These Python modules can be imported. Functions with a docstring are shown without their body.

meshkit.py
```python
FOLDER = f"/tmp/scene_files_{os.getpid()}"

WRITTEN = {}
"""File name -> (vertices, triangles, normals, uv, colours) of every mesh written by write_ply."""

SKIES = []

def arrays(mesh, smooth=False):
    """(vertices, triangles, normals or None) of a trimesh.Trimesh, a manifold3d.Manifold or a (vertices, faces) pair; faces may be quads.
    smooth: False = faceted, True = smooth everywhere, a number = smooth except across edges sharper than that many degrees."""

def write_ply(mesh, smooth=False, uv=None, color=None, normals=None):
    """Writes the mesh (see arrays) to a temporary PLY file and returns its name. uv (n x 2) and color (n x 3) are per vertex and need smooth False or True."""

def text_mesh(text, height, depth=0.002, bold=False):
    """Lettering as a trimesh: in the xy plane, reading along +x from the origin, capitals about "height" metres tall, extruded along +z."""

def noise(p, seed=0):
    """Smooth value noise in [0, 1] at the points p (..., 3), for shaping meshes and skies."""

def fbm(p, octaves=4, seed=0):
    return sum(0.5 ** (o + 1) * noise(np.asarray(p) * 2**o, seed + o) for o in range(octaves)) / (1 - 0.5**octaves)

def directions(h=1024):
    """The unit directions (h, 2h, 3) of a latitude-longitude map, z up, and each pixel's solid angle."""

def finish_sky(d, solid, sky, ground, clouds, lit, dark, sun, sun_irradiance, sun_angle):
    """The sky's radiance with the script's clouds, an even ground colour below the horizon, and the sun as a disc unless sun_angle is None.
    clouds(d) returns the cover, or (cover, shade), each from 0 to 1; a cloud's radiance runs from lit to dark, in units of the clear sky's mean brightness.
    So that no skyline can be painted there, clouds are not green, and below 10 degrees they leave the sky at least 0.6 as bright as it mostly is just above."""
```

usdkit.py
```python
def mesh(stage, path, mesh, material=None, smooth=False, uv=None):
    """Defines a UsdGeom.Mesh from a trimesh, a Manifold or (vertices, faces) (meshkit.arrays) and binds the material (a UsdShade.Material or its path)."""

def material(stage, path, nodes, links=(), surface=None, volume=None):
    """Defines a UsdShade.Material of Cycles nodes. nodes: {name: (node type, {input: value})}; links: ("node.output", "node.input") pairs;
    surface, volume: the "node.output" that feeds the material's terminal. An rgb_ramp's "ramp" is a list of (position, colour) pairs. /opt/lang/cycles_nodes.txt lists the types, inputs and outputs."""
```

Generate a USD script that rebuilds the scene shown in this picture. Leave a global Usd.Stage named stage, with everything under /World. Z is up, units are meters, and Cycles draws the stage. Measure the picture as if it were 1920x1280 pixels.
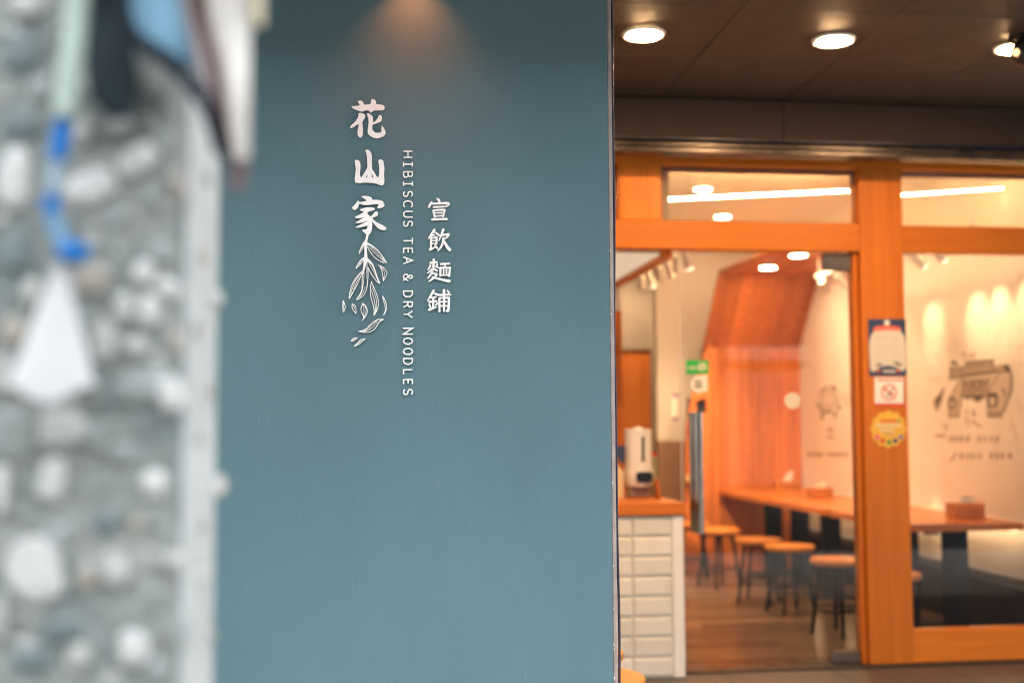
import math, random
import numpy as np, trimesh, shapely
import manifold3d as m3
from shapely.geometry import Polygon, LineString, Point, MultiPoint
from shapely.ops import unary_union
from pxr import Usd, UsdGeom, UsdLux, UsdShade, Sdf, Gf, Vt
import usdkit, meshkit

random.seed(7)
RNG = np.random.default_rng(7)
stage = Usd.Stage.CreateInMemory()
UsdGeom.SetStageUpAxis(stage, "Z")
UsdGeom.SetStageMetersPerUnit(stage, 1.0)
UsdGeom.Xform.Define(stage, "/World")
UsdGeom.Scope.Define(stage, "/World/Looks")

# ------------------------------------------------------------------ camera
F = 2200.0                       # focal length in pixels of a 1920 wide picture
EYE = np.array([0.0, 0.0, 1.28])
YAW, PITCH, ROLL = math.radians(7.0), math.radians(4.03), math.radians(0.25)
fwd = np.array([math.sin(YAW) * math.cos(PITCH), math.cos(YAW) * math.cos(PITCH), math.sin(PITCH)])
right0 = np.array([math.cos(YAW), -math.sin(YAW), 0.0])
up0 = np.cross(right0, fwd)
right = right0 * math.cos(ROLL) - up0 * math.sin(ROLL)
up = up0 * math.cos(ROLL) + right0 * math.sin(ROLL)
cam = UsdGeom.Camera.Define(stage, "/World/camera")
cam.CreateHorizontalApertureAttr(36.0)
cam.CreateVerticalApertureAttr(24.0)
cam.CreateFocalLengthAttr(36.0 * F / 1920)
cam.CreateFStopAttr(1.65)
cam.CreateFocusDistanceAttr(3.06)
cam.CreateClippingRangeAttr(Gf.Vec2f(0.05, 2000))
cam.CreateExposureAttr(3.2)
M = np.eye(4)
M[0, :3], M[1, :3], M[2, :3], M[3, :3] = right, up, -fwd, EYE
UsdGeom.Xformable(cam).AddTransformOp().Set(Gf.Matrix4d(*M.ravel().tolist()))

# ------------------------------------------------------------------ sky, sun
SUN_EL, SUN_ROT = math.radians(52), math.radians(20)   # behind the building: the arcade lies in open shade
dome = UsdLux.DomeLight.Define(stage, "/World/sky")
dome.GetPrim().SetCustomDataByKey("kind", "structure")
skym = usdkit.material(stage, "/World/Looks/sky", {
    "s": ("sky_texture", {"sky_type": "single_scattering", "sun_disc": False, "sun_elevation": SUN_EL, "sun_rotation": SUN_ROT}),
    "tc": ("texture_coordinate", {}),
    "n": ("noise_texture", {"scale": 2.2, "detail": 6.0, "roughness": 0.6}),
    "r": ("rgb_ramp", {"ramp": [(0.30, (0.55, 0.55, 0.55)), (0.65, (0.95, 0.95, 0.95))]}),
    "m": ("mix_color", {"b": (6.3, 6.5, 6.7), "use_clamp": False}),
    "b": ("background_shader", {"strength": 0.12})},
    [("tc.generated", "n.vector"), ("n.fac", "r.fac"), ("r.color", "m.fac"), ("s.color", "m.a"), ("m.result", "b.color")], surface="b.background")
UsdShade.MaterialBindingAPI.Apply(dome.GetPrim()).Bind(skym)
sun = UsdLux.DistantLight.Define(stage, "/World/sun")
sun.CreateIntensityAttr(0.3)
sun.CreateAngleAttr(12.0)
sun.CreateNormalizeAttr(True)
sun.CreateColorAttr(Gf.Vec3f(1.0, 0.95, 0.88))
sd = np.array([math.sin(SUN_ROT) * math.cos(SUN_EL), math.cos(SUN_ROT) * math.cos(SUN_EL), math.sin(SUN_EL)])
sx = np.cross([0, 0, 1.0], sd); sx /= np.linalg.norm(sx)
S = np.eye(4); S[0, :3], S[1, :3], S[2, :3] = sx, np.cross(sd, sx), sd
UsdGeom.Xformable(sun).AddTransformOp().Set(Gf.Matrix4d(*S.ravel().tolist()))

WARM = (1.0, 0.63, 0.33)         # colour of the shop's lamps


# ------------------------------------------------------------------ helpers
def ray(px, py):
    return fwd * F + right * (px - 960.0) + up * (640.0 - py)


def at(px, py, Y):
    d = ray(px, py)
    return EYE + d * (Y / d[1])


def atx(px, py, X):
    d = ray(px, py)
    return EYE + d * (X / d[0])


def atz(px, py, Z):
    d = ray(px, py)
    return EYE + d * ((Z - EYE[2]) / d[2])


taken = {}


def numbered(parent, name):
    k = (str(parent), name)
    n = taken.get(k, -1) + 1
    taken[k] = n
    return name if n == 0 else f"{name}_{n:03d}"


def setdata(p, **kw):
    for k, v in kw.items():
        if v:
            p.SetCustomDataByKey(k, v)


ORIGIN = {}


def thing(name, label, cat, loc=(0, 0, 0), rotz=0.0, group=None):
    x = UsdGeom.Xform.Define(stage, "/World/" + numbered("/World", name))
    x.AddTranslateOp().Set(Gf.Vec3d(*map(float, loc)))
    if rotz:
        x.AddRotateZOp().Set(float(rotz))
    p = x.GetPrim()
    setdata(p, label=label, category=cat, group=group)
    ORIGIN[str(p.GetPath())] = np.array(loc, float)
    return p


def setting(name, loc=(0, 0, 0)):
    x = UsdGeom.Xform.Define(stage, "/World/" + numbered("/World", name))
    x.AddTranslateOp().Set(Gf.Vec3d(*map(float, loc)))
    setdata(x.GetPrim(), kind="structure")
    ORIGIN[str(x.GetPath())] = np.array(loc, float)
    return x.GetPrim()


def to_tm(m):
    v, f, _ = meshkit.arrays(m)
    return trimesh.Trimesh(v, f, process=False)


def part(parent, name, mesh, mat, smooth=False, world=True, **data):
    """One Mesh prim below a thing or a part; world: the mesh is given in world coordinates."""
    pp = str(parent.GetPath())
    top = "/".join(pp.split("/")[:3])
    t = to_tm(mesh)
    if world and top in ORIGIN:
        t.apply_translation(-ORIGIN[top])
    m = usdkit.mesh(stage, pp + "/" + numbered(pp, name), t, mat, smooth=smooth)
    setdata(m.GetPrim(), **data)
    return m.GetPrim()


def solo(name, mesh, mat, label=None, cat=None, group=None, kind=None, smooth=False):
    """A thing (or piece of the setting) that is one mesh, its origin at the middle of its base."""
    t = to_tm(mesh)
    b = t.bounds
    o = np.array([(b[0, 0] + b[1, 0]) / 2, (b[0, 1] + b[1, 1]) / 2, b[0, 2]])
    t.apply_translation(-o)
    m = usdkit.mesh(stage, "/World/" + numbered("/World", name), t, mat, smooth=smooth)
    UsdGeom.Xformable(m).AddTranslateOp().Set(Gf.Vec3d(*map(float, o)))
    setdata(m.GetPrim(), label=label, category=cat, group=group, kind=kind)
    ORIGIN[str(m.GetPath())] = o
    return m.GetPrim()


def dup(src, loc, rotz=0.0, label=None, group=None):
    was = src.GetCustomData()
    r = thing(src.GetName(), label or was["label"], was["category"], loc, rotz, group or was.get("group"))
    r.GetReferences().AddInternalReference(src.GetPath())
    r.SetInstanceable(True)
    return r


def box(x0, x1, y0, y1, z0, z1, b=0.0):
    x0, x1, y0, y1, z0, z1 = min(x0, x1), max(x0, x1), min(y0, y1), max(y0, y1), min(z0, z1), max(z0, z1)
    if b <= 0:
        return trimesh.creation.box(bounds=[[x0, y0, z0], [x1, y1, z1]])
    b = min(b, (x1 - x0) * .45, (y1 - y0) * .45, (z1 - z0) * .45)
    pts = []
    for x, sx_ in ((x0, 1), (x1, -1)):
        for y, sy_ in ((y0, 1), (y1, -1)):
            for z, sz_ in ((z0, 1), (z1, -1)):
                pts += [(x + sx_ * b, y + sy_ * b, z), (x + sx_ * b, y, z + sz_ * b), (x, y + sy_ * b, z + sz_ * b)]
    return to_tm(m3.Manifold.hull_points(np.array(pts)))


def cat(*ms):
    return trimesh.util.concatenate([to_tm(m) for m in ms])


def cyl(p0, p1, r0, r1=None, n=20):
    p0, p1 = np.array(p0, float), np.array(p1, float)
    r1 = r0 if r1 is None else r1
    d = p1 - p0
    d /= np.linalg.norm(d)
    a = np.cross(d, [0, 0, 1.0] if abs(d[2]) < .9 else [1.0, 0, 0]); a /= np.linalg.norm(a)
    b = np.cross(d, a)
    t = np.arange(n) * 2 * math.pi / n
    ring = np.cos(t)[:, None] * a + np.sin(t)[:, None] * b
    v = np.vstack([p0 + ring * r0, p1 + ring * r1, p0[None], p1[None]])
    f = []
    for i in range(n):
        j = (i + 1) % n
        f += [(i, j, n + j), (i, n + j, n + i), (2 * n, j, i), (2 * n + 1, n + i, n + j)]
    t = trimesh.Trimesh(v, np.array(f), process=False)
    if t.volume < 0:
        t.invert()
    return t


def lathe(profile, c, n=32):
    """profile: (r, z) from the bottom axis to the top axis; c: world position added."""
    t = trimesh.creation.revolve(np.array(profile, float), sections=n)
    if t.volume < 0:
        t.invert()
    t.apply_translation(c)
    return t


def tube(pts, r, n=10):
    pts = np.array(pts, float)
    rr = np.broadcast_to(r, (len(pts),)).astype(float)
    t = np.gradient(pts, axis=0); t /= np.linalg.norm(t, axis=1, keepdims=True)
    a = np.cross(t, np.where(np.abs(t[:, 2:]) < .9, [0, 0, 1.0], [1.0, 0, 0])); a /= np.linalg.norm(a, axis=1, keepdims=True)
    b = np.cross(t, a)
    ang = np.arange(n) * 2 * math.pi / n
    v = pts[:, None] + rr[:, None, None] * (np.cos(ang)[None, :, None] * a[:, None] + np.sin(ang)[None, :, None] * b[:, None])
    m = len(pts)
    v = np.vstack([v.reshape(-1, 3), pts[:1], pts[-1:]])
    f = []
    for i in range(m - 1):
        for j in range(n):
            k = (j + 1) % n
            f += [(i * n + j, i * n + k, (i + 1) * n + k), (i * n + j, (i + 1) * n + k, (i + 1) * n + j)]
    for j in range(n):
        k = (j + 1) % n
        f += [(m * n, k, j), (m * n + 1, (m - 1) * n + j, (m - 1) * n + k)]
    t = trimesh.Trimesh(v, np.array(f), process=False)
    if t.volume < 0:
        t.invert()
    return t


def chaikin(p, k=2):
    p = np.array(p, float)
    for _ in range(k):
        q = np.roll(p, -1, axis=0)
        p = np.stack([p * .78 + q * .22, p * .22 + q * .78], 1).reshape(-1, 2)
    return p


def smooth_line(p, k=2):
    p = np.array(p, float)
    for _ in range(k):
        a, b = p[:-1], p[1:]
        mid = np.stack([a * .75 + b * .25, a * .25 + b * .75], 1).reshape(-1, p.shape[1])
        p = np.vstack([p[:1], mid, p[-1:]])
    return p


def brush(pts):
    """A brush stroke: points (x, y, width) -> polygon."""
    p = smooth_line([q if len(q) == 3 else (*q, 14) for q in pts], 2)
    cs = [Point(x, y).buffer(max(w, 1) / 2, 5) for x, y, w in p]
    return unary_union([MultiPoint(list(a.exterior.coords) + list(b.exterior.coords)).convex_hull for a, b in zip(cs[:-1], cs[1:])])


def polys(g):
    return [q for q in getattr(g, "geoms", [g]) if q.geom_type == "Polygon" and q.area > 0]


def plate(shape, place, thick, axis):
    """Extrudes a flat shape drawn in picture-like coordinates; place((n, 2)) gives the points on the surface; axis: the way it stands out."""
    out = []
    for g in polys(shape):
        t = trimesh.creation.extrude_polygon(g, 1.0, engine="earcut")
        v = np.array(t.vertices)
        w = np.array([place(x, y) for x, y in v[:, :2]]) + np.array(axis)[None] * (v[:, 2:] * thick)
        t = trimesh.Trimesh(w, t.faces, process=False)
        if t.volume < 0:
            t.invert()
        out.append(t)
    return trimesh.util.concatenate(out)


def rect(x0, y0, x1, y1, r=0.0):
    p = shapely.box(min(x0, x1), min(y0, y1), max(x0, x1), max(y0, y1))
    return p.buffer(-r).buffer(r, 6) if r else p


# ------------------------------------------------------------------ materials
def mat(name, nodes, links, surface="p.BSDF", **kw):
    return usdkit.material(stage, "/World/Looks/" + name, nodes, links, surface=surface, **kw)


def paint(name, col, rough=.5, var=.12, scale=6.0, bump=.0, metallic=0.0, spec=.5):
    """Plain surface with a little uneven tone and fine relief."""
    lo = tuple(c * (1 - var) for c in col); hi = tuple(min(1, c * (1 + var)) for c in col)
    return mat(name, {
        "g": ("texture_coordinate", {}),
        "n": ("noise_texture", {"scale": scale, "detail": 5.0, "roughness": .6}),
        "n2": ("noise_texture", {"scale": scale * 22, "detail": 3.0}),
        "r": ("rgb_ramp", {"ramp": [(.3, lo), (.7, hi)]}),
        "rr": ("map_range", {"from_min": .3, "from_max": .7, "to_min": max(.02, rough - .08), "to_max": min(1, rough + .08)}),
        "b": ("bump", {"strength": bump, "distance": .002}),
        "p": ("principled_bsdf", {"metallic": metallic, "specular_ior_level": spec})},
        [("g.object", "n.vector"), ("g.object", "n2.vector"), ("n.fac", "r.fac"), ("n.fac", "rr.value"), ("n2.fac", "b.height"),
         ("r.color", "p.base_color"), ("rr.result", "p.roughness"), ("b.normal", "p.normal")])


def wood(name, col, dark, stretch, rough=.42, coat=0.0, lo=.82, hi=1.14):
    """Timber: grain stretched along one axis (stretch = scale of the coordinates per axis), each piece its own tone."""
    return mat(name, {
        "g": ("geometry", {}),
        "o": ("object_info", {}),
        "mo": ("math", {"math_type": "multiply", "value2": 40.0}),
        "mp": ("mapping", {"scale": stretch}),
        "n": ("noise_texture", {"dimensions": "4D", "scale": 1.0, "detail": 7.0, "roughness": .62, "distortion": .6}),
        "r": ("rgb_ramp", {"ramp": [(.3, dark), (.52, col), (.75, tuple(min(1, c * 1.12) for c in col))]}),
        "h": ("hsv", {"hue": .5, "saturation": 1.0}),
        "hv": ("map_range", {"from_min": 0.0, "from_max": 1.0, "to_min": lo, "to_max": hi}),
        "b": ("bump", {"strength": .15, "distance": .002}),
        "p": ("principled_bsdf", {"roughness": rough, "coat_weight": coat, "coat_roughness": .15, "specular_ior_level": .3})},
        [("g.position", "mp.vector"), ("mp.vector", "n.vector"), ("o.random", "mo.value1"), ("mo.value", "n.w"), ("n.fac", "r.fac"), ("r.color", "h.color"),
         ("o.random", "hv.value"), ("hv.result", "h.value"), ("h.color", "p.base_color"), ("n.fac", "b.height"), ("b.normal", "p.normal")])


def lamp(name, col, strength):
    return mat(name, {"e": ("emission", {"color": col, "strength": strength})}, [], surface="e.emission")


def glass(name, tint=(1, 1, 1), gloss=1.0):
    return mat(name, {
        "f": ("fresnel", {"IOR": 1.3}),
        "t": ("transparent_bsdf", {"color": tint}),
        "g": ("glossy_bsdf", {"roughness": .01, "color": (gloss, gloss, gloss)}),
        "m": ("mix_closure", {})},
        [("f.fac", "m.fac"), ("t.BSDF", "m.closure1"), ("g.BSDF", "m.closure2")], surface="m.closure")


BLUE = mat("blue_paint", {
    "g": ("geometry", {}),
    "mp": ("mapping", {"scale": (190.0, 190.0, 5.0)}),
    "n": ("noise_texture", {"scale": 1.0, "detail": 5.0, "roughness": .65}),
    "mp2": ("mapping", {"scale": (1.6, 1.6, .9)}),
    "n2": ("noise_texture", {"scale": 1.0, "detail": 4.0}),
    "mp3": ("mapping", {"scale": (420.0, 420.0, 26.0)}),
    "n3": ("noise_texture", {"scale": 1.0, "detail": 2.0, "roughness": .4}),
    "r": ("rgb_ramp", {"ramp": [(.2, (.080, .144, .167)), (.55, (.085, .151, .174)), (.85, (.091, .158, .181))]}),
    "fl": ("rgb_ramp", {"ramp": [(.70, (0, 0, 0)), (.80, (.30, .30, .30))]}),
    "mx": ("mix_color", {"b": (.36, .42, .43)}),
    "h": ("hsv", {"hue": .5}),
    "hv": ("map_range", {"from_min": .3, "from_max": .7, "to_min": .90, "to_max": 1.10}),
    "b": ("bump", {"strength": .10, "distance": .0008}),
    "p": ("principled_bsdf", {"roughness": .6, "specular_ior_level": .22})},
    [("g.position", "mp.vector"), ("mp.vector", "n.vector"), ("g.position", "mp2.vector"), ("mp2.vector", "n2.vector"), ("g.position", "mp3.vector"), ("mp3.vector", "n3.vector"),
     ("n.fac", "r.fac"), ("n3.fac", "fl.fac"), ("fl.color", "mx.fac"), ("r.color", "mx.a"), ("mx.result", "h.color"), ("n2.fac", "hv.value"), ("hv.result", "h.value"),
     ("h.color", "p.base_color"), ("n.fac", "b.height"), ("b.normal", "p.normal")])
LETTER = paint("letter_white", (.80, .79, .76), .42, .03, 30)
TRIM = paint("edge_trim", (.30, .25, .23), .6, .2, 20, .2)
NAVY = paint("navy_rubber", (.012, .014, .03), .4, .2)
WOODX = wood("timber_across", (.60, .168, .017), (.50, .135, .012), (1.2, 30, 30), .36)
WOODZ = wood("timber_upright", (.60, .168, .017), (.50, .135, .012), (26, 26, 1.0), .36)
PLANKZ = wood("board_upright", (.58, .185, .045), (.42, .11, .02), (30, 30, 1.2), .5, 0, .68, 1.2)
PLANKY = wood("board_deep", (.58, .185, .045), (.42, .11, .02), (30, 1.2, 30), .5, 0, .68, 1.2)
TABLE = wood("table_wood", (.54, .17, .03), (.42, .12, .02), (24, 2, 24), .3, .2)
SEAT = wood("seat_wood", (.60, .24, .05), (.46, .16, .03), (30, 3, 30), .36, .1)
BOXW = wood("box_wood", (.60, .23, .055), (.46, .16, .035), (4, 40, 40), .5)
BLACK = paint("black_metal", (.010, .0095, .011), .5, .3, 6, 0, 0, .15)
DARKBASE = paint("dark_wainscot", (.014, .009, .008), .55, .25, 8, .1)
CAP = paint("grey_cap", (.12, .11, .09), .5, .1)
WHITEWALL = paint("white_wall_paint", (.78, .74, .68), .6, .03, 3, .1)
TAUPE = paint("taupe_paint", (.28, .25, .23), .6, .05, 3, .1)
GREYWALL = paint("grey_wall_paint", (.50, .46, .42), .6, .05, 3, .1)
BROWNLOW = paint("brown_dado", (.20, .11, .075), .55, .1, 3)
CREAM = paint("cream_ceiling", (.74, .68, .58), .6, .04, 3)
CEIL = paint("ceiling_panel", (.05, .035, .026), .58, .1, 5, .1)
CEILGAP = paint("ceiling_void", (.02, .018, .018), .7, .1)
FASCIA = paint("fascia_panel", (.030, .022, .021), .7, .1, 4, .1, 0, .1)
RAIL = paint("shutter_rail", (.065, .052, .044), .32, .15, 14, 0, .5)
CHROME = paint("brushed_steel", (.30, .265, .23), .2, .02, 4, 0, 1.0)
STEEL = paint("fitting_steel", (.24, .19, .155), .3, .03, 4, 0, 1.0)
TILE = mat("white_tile", {
    "o": ("object_info", {}), "g": ("texture_coordinate", {}),
    "hv": ("map_range", {"from_min": 0.0, "from_max": 1.0, "to_min": .88, "to_max": 1.04}),
    "n": ("noise_texture", {"scale": 5.0, "detail": 6.0, "roughness": .65}),
    "r": ("rgb_ramp", {"ramp": [(.3, (.66, .62, .55)), (.5, (.74, .71, .65)), (.8, (.76, .73, .68))]}),
    "h": ("hsv", {}), "rr": ("map_range", {"from_min": .3, "from_max": .7, "to_min": .28, "to_max": .12}),
    "p": ("principled_bsdf", {})},
    [("g.object", "n.vector"), ("n.fac", "r.fac"), ("r.color", "h.color"), ("o.random", "hv.value"), ("hv.result", "h.value"), ("h.color", "p.base_color"), ("n.fac", "rr.value"), ("rr.result", "p.roughness")])
GROUT = paint("grout", (.60, .54, .46), .8, .1)
PLASTIC = paint("white_plastic", (.80, .78, .75), .3, .02)
BLACKP = paint("black_plastic", (.012, .012, .014), .2, .1)
PAPER = paint("paper", (.80, .77, .71), .7, .04)
INK = paint("mural_ink", (.10, .075, .06), .7, .2, 40)
INKMID = paint("mural_grey", (.38, .30, .235), .7, .12, 40)
INKPALE = paint("mural_pale", (.56, .48, .40), .7, .1, 40)
FLOORV = [wood(f"floor_board_{k}", c, tuple(x * .6 for x in c), (2.0, 34, 34), .22) for k, c in
          (("a", (.175, .12, .085)), ("b", (.145, .098, .07)), ("c", (.205, .138, .094)))]
PAVE = paint("arcade_tile", (.075, .062, .054), .45, .2, 9, .1)
ASPHALT = paint("asphalt", (.04, .04, .04), .85, .25, 3, .4)
RENDERW = paint("render_coat", (.32, .31, .29), .8, .15, 2, .2)
GLASS = glass("clear_glass")
FILM = mat("frosted_film", {
    "t": ("transparent_bsdf", {"color": (.97, .95, .92)}), "l": ("translucent_bsdf", {"color": (.85, .80, .70)}),
    "d": ("diffuse_bsdf", {"color": (.85, .80, .72)}), "a": ("mix_closure", {"fac": .35}), "m": ("mix_closure", {"fac": .22})},
    [("l.BSDF", "a.closure1"), ("d.BSDF", "a.closure2"), ("t.BSDF", "m.closure1"), ("a.closure", "m.closure2")], surface="m.closure")
CONCRETE = mat("pebble_mortar", {
    "g": ("texture_coordinate", {}),
    "v": ("voronoi_texture", {"scale": 70.0}),
    "n": ("noise_texture", {"scale": 26.0, "detail": 6.0, "roughness": .7}),
    "n2": ("noise_texture", {"scale": 9.0, "detail": 3.0, "roughness": .5}),
    "mf": ("mix_float", {"fac": .55}),
    "r": ("rgb_ramp", {"ramp": [(.30, (.085, .108, .104)), (.45, (.145, .160, .148)), (.56, (.195, .204, .188)), (.70, (.27, .268, .248))]}),
    "b": ("bump", {"strength": .9, "distance": .005}),
    "p": ("principled_bsdf", {"roughness": .75, "specular_ior_level": .25})},
    [("g.object", "v.vector"), ("g.object", "n.vector"), ("g.object", "n2.vector"), ("n.fac", "mf.a"), ("n2.fac", "mf.b"), ("mf.result", "r.fac"), ("v.distance", "b.height"), ("r.color", "p.base_color"), ("b.normal", "p.normal")])
STONES = {k: paint(f"stone_{k}", c, .55, .15, 40, .3) for k, c in
          dict(white=(.35, .35, .33), pale=(.265, .268, .248), tan=(.225, .20, .165), grey=(.185, .20, .188), slate=(.085, .11, .11)).items()}

# ------------------------------------------------------------------ the setting: ground, arcade
YW, YF = 3.0, 6.0                     # front of the blue wall, front of the shop front
YQF = YF - .30                        # front of the fascia
ZC = at(1400, 188, YQF)[2]            # arcade ceiling
solo("ground", trimesh.creation.box(bounds=[[-150, -150, -.2], [150, 150, -.14]]), ASPHALT, kind="structure")
nb = thing("neighbouring_shops", "plain dark shuttered fronts of the neighbouring shops to either side", "building", (0, YF, 0))
part(nb, "front", box(4.42, 14, YF - .05, YF + .3, -.14, ZC), RAIL)
part(nb, "front", box(-14, .29, YF - .05, YF + .3, -.14, ZC), RAIL)
fl = setting("arcade_floor", (0, 3, 0))
part(fl, "slab", box(-14, 14, .7, YF - .06, -.14, -.006), GROUT)
for i in range(-6, 9):
    for j in range(9):
        x0, y0 = i * .6, .72 + j * .6
        if 0 <= x0 + .6 and j > 4:
            part(fl, "floor_tile", box(x0 + .002, x0 + .598, y0 + .002, min(y0 + .598, YF - .035), -.012, 0, .002), PAVE)
solo("threshold", box(-2, 4.2, YF - .03, YF + .14, -.02, .012, .004), RAIL, kind="structure")

cl = setting("arcade_ceiling", (0, 4, ZC))
part(cl, "backing", box(-14, 14, 1.84, YF + .2, ZC + .02, ZC + .219), CEILGAP)
PX, PY, P = atz(1310, 106, ZC)[0], atz(1310, 108, ZC)[1], .645
for i in range(-6, 6):
    for j in range(-7, 2):
        x0, y0 = PX + i * P, PY + j * P
        y1 = min(y0 + P - .0012, YQF)
        if y0 > 1.80 and y1 - y0 > .05 and x0 > -2.6:
            dz = RNG.uniform(-.0015, .0015)
            part(cl, "ceiling_panel", box(x0 + .0012, x0 + P - .0012, y0 + .0012, y1, ZC + dz, ZC + .018, .004), CEIL)
bw = thing("upper_building", "plain rendered storey of the building above the arcade ceiling", "building", (0, 7, ZC + .22))
part(bw, "wall", box(-14, 14, 1.84, 13, ZC + .22, ZC + 6), RENDERW)

ob = thing("opposite_building", "plain rendered building on the other side of the street behind the viewer", "building", (0, -14, -.14))
part(ob, "wall", box(-40, 40, -18, -10, -.139, 9.6), paint("dark_render", (.08, .078, .075), .8, .2, 1))

a, b = at(1365, 690, 22.1), at(1512, 905, 22.1)          # seen only as a faint reflection in the glass door
sh = thing("street_shutter", "pale slatted roller shutter on the building across the street", "shutter", ((a[0] + b[0]) / 2, -9.98, b[2]))
SHP = paint("shutter_paint", (.40, .41, .41), .5, .06)
n_ = 15
for k in range(n_):
    z0 = b[2] + (a[2] - b[2]) * k / n_
    part(sh, "slat", box(a[0], b[0], -9.999, -9.96, z0, z0 + (a[2] - b[2]) / n_ * .55, .006), SHP)
for x in (a[0] - .06, b[0] + .01):
    part(sh, "side_rail", box(x, x + .05, -9.999, -9.95, b[2] - .1, a[2] + .12, .006), SHP)
part(sh, "roller_box", box(a[0] - .06, b[0] + .06, -9.999, -9.8, a[2] + .13, a[2] + .42, .02), SHP)

# fascia above the shop front and the shutter rail
zf0 = at(1500, 268, YQF)[2]
fa = thing("fascia_board", "dark brown fascia panels between the ceiling and the shutter rail", "fascia", (2, YF, zf0))
xs = at(1468, 225, YQF)[0]
part(fa, "panel", box(.3, xs - .0015, YQF, YF + .2, zf0 + .012, ZC + .001, .003), FASCIA)
part(fa, "panel", box(xs + .0015, 4.4, YQF, YF + .2, zf0 + .012, ZC + .001, .003), FASCIA)
part(fa, "drip_edge", box(.3, 4.4, YQF - .012, YF + .15, zf0, zf0 + .010, .002), NAVY)
zr0 = at(1500, 291, YQF + .03)[2]
sr = thing("shutter_rail", "grey metal shutter rail with small screws and a bracket above the timber header", "rail", (2, YF, zr0))
part(sr, "channel", box(.3, 4.4, YQF + .03, YQF + .14, zr0, zf0 - .002, .004), RAIL)
part(sr, "lip", box(.3, 4.4, YQF + .012, YQF + .029, zr0 + .026, zr0 + .034, .003), RAIL)
for px in (1231, 1450, 1660):
    c = at(px, 274, YQF + .03)
    part(sr, "screw", cyl(c, c + [0, -.008, 0], .006, .004, 10), CHROME)
c = at(1810, 284, YQF + .03)
part(sr, "bracket", box(c[0] - .028, c[0] + .028, c[1] - .035, c[1], c[2] - .014, c[2] + .010, .003), BLACK)

# ------------------------------------------------------------------ the blue sign wall
XR = at(1144, 640, YW)[0]
wl = thing("blue_wall", "blue grey painted timber wall that carries the raised white sign", "wall", (0, YW + .15, 0))
part(wl, "front_board", box(-1.1, XR, YW, YW + .03, -.005, ZC, .002), BLUE)
part(wl, "core", box(-1.1, XR - .004, YW + .031, YW + .34, -.005, ZC - .001), BLUE)
part(wl, "edge_strip", box(XR + .0006, XR + .0125, YW + .004, YW + .09, 0, ZC, .002), TRIM)
cab = [at(1146.2 + 1.1 * math.sin(y / 150.0) + .7 * math.sin(y / 61.0 + 1) + .0112 * y, y, YW + .012) for y in range(-160, 1700, 30)]
solo("cable", tube(cab, .0034), NAVY, "thin dark cable running down the right edge of the blue wall", "cable", smooth=True)


for y, h in ((1207, 5), (1216, 3), (1270, 6), (1060, 3), (905, 4), (588, 4), (470, 3), (1140, 2.5)):
    x_ = 1140.6 + .0085 * y
    part(wl, "paint_chip", plate(Polygon([(x_ - .8, y), (x_ + .5, y - h * .5), (x_ + 1.1, y + h * .1), (x_ + .2, y + h * .6)]), lambda u, v: at(u, v, YW - .0001), .0003, (0, -1.0, 0)), LETTER)


def on_wall(ox, oy, s):
    return lambda u, v: at(ox + u * s, oy + v * s, YW - .0018)


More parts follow.
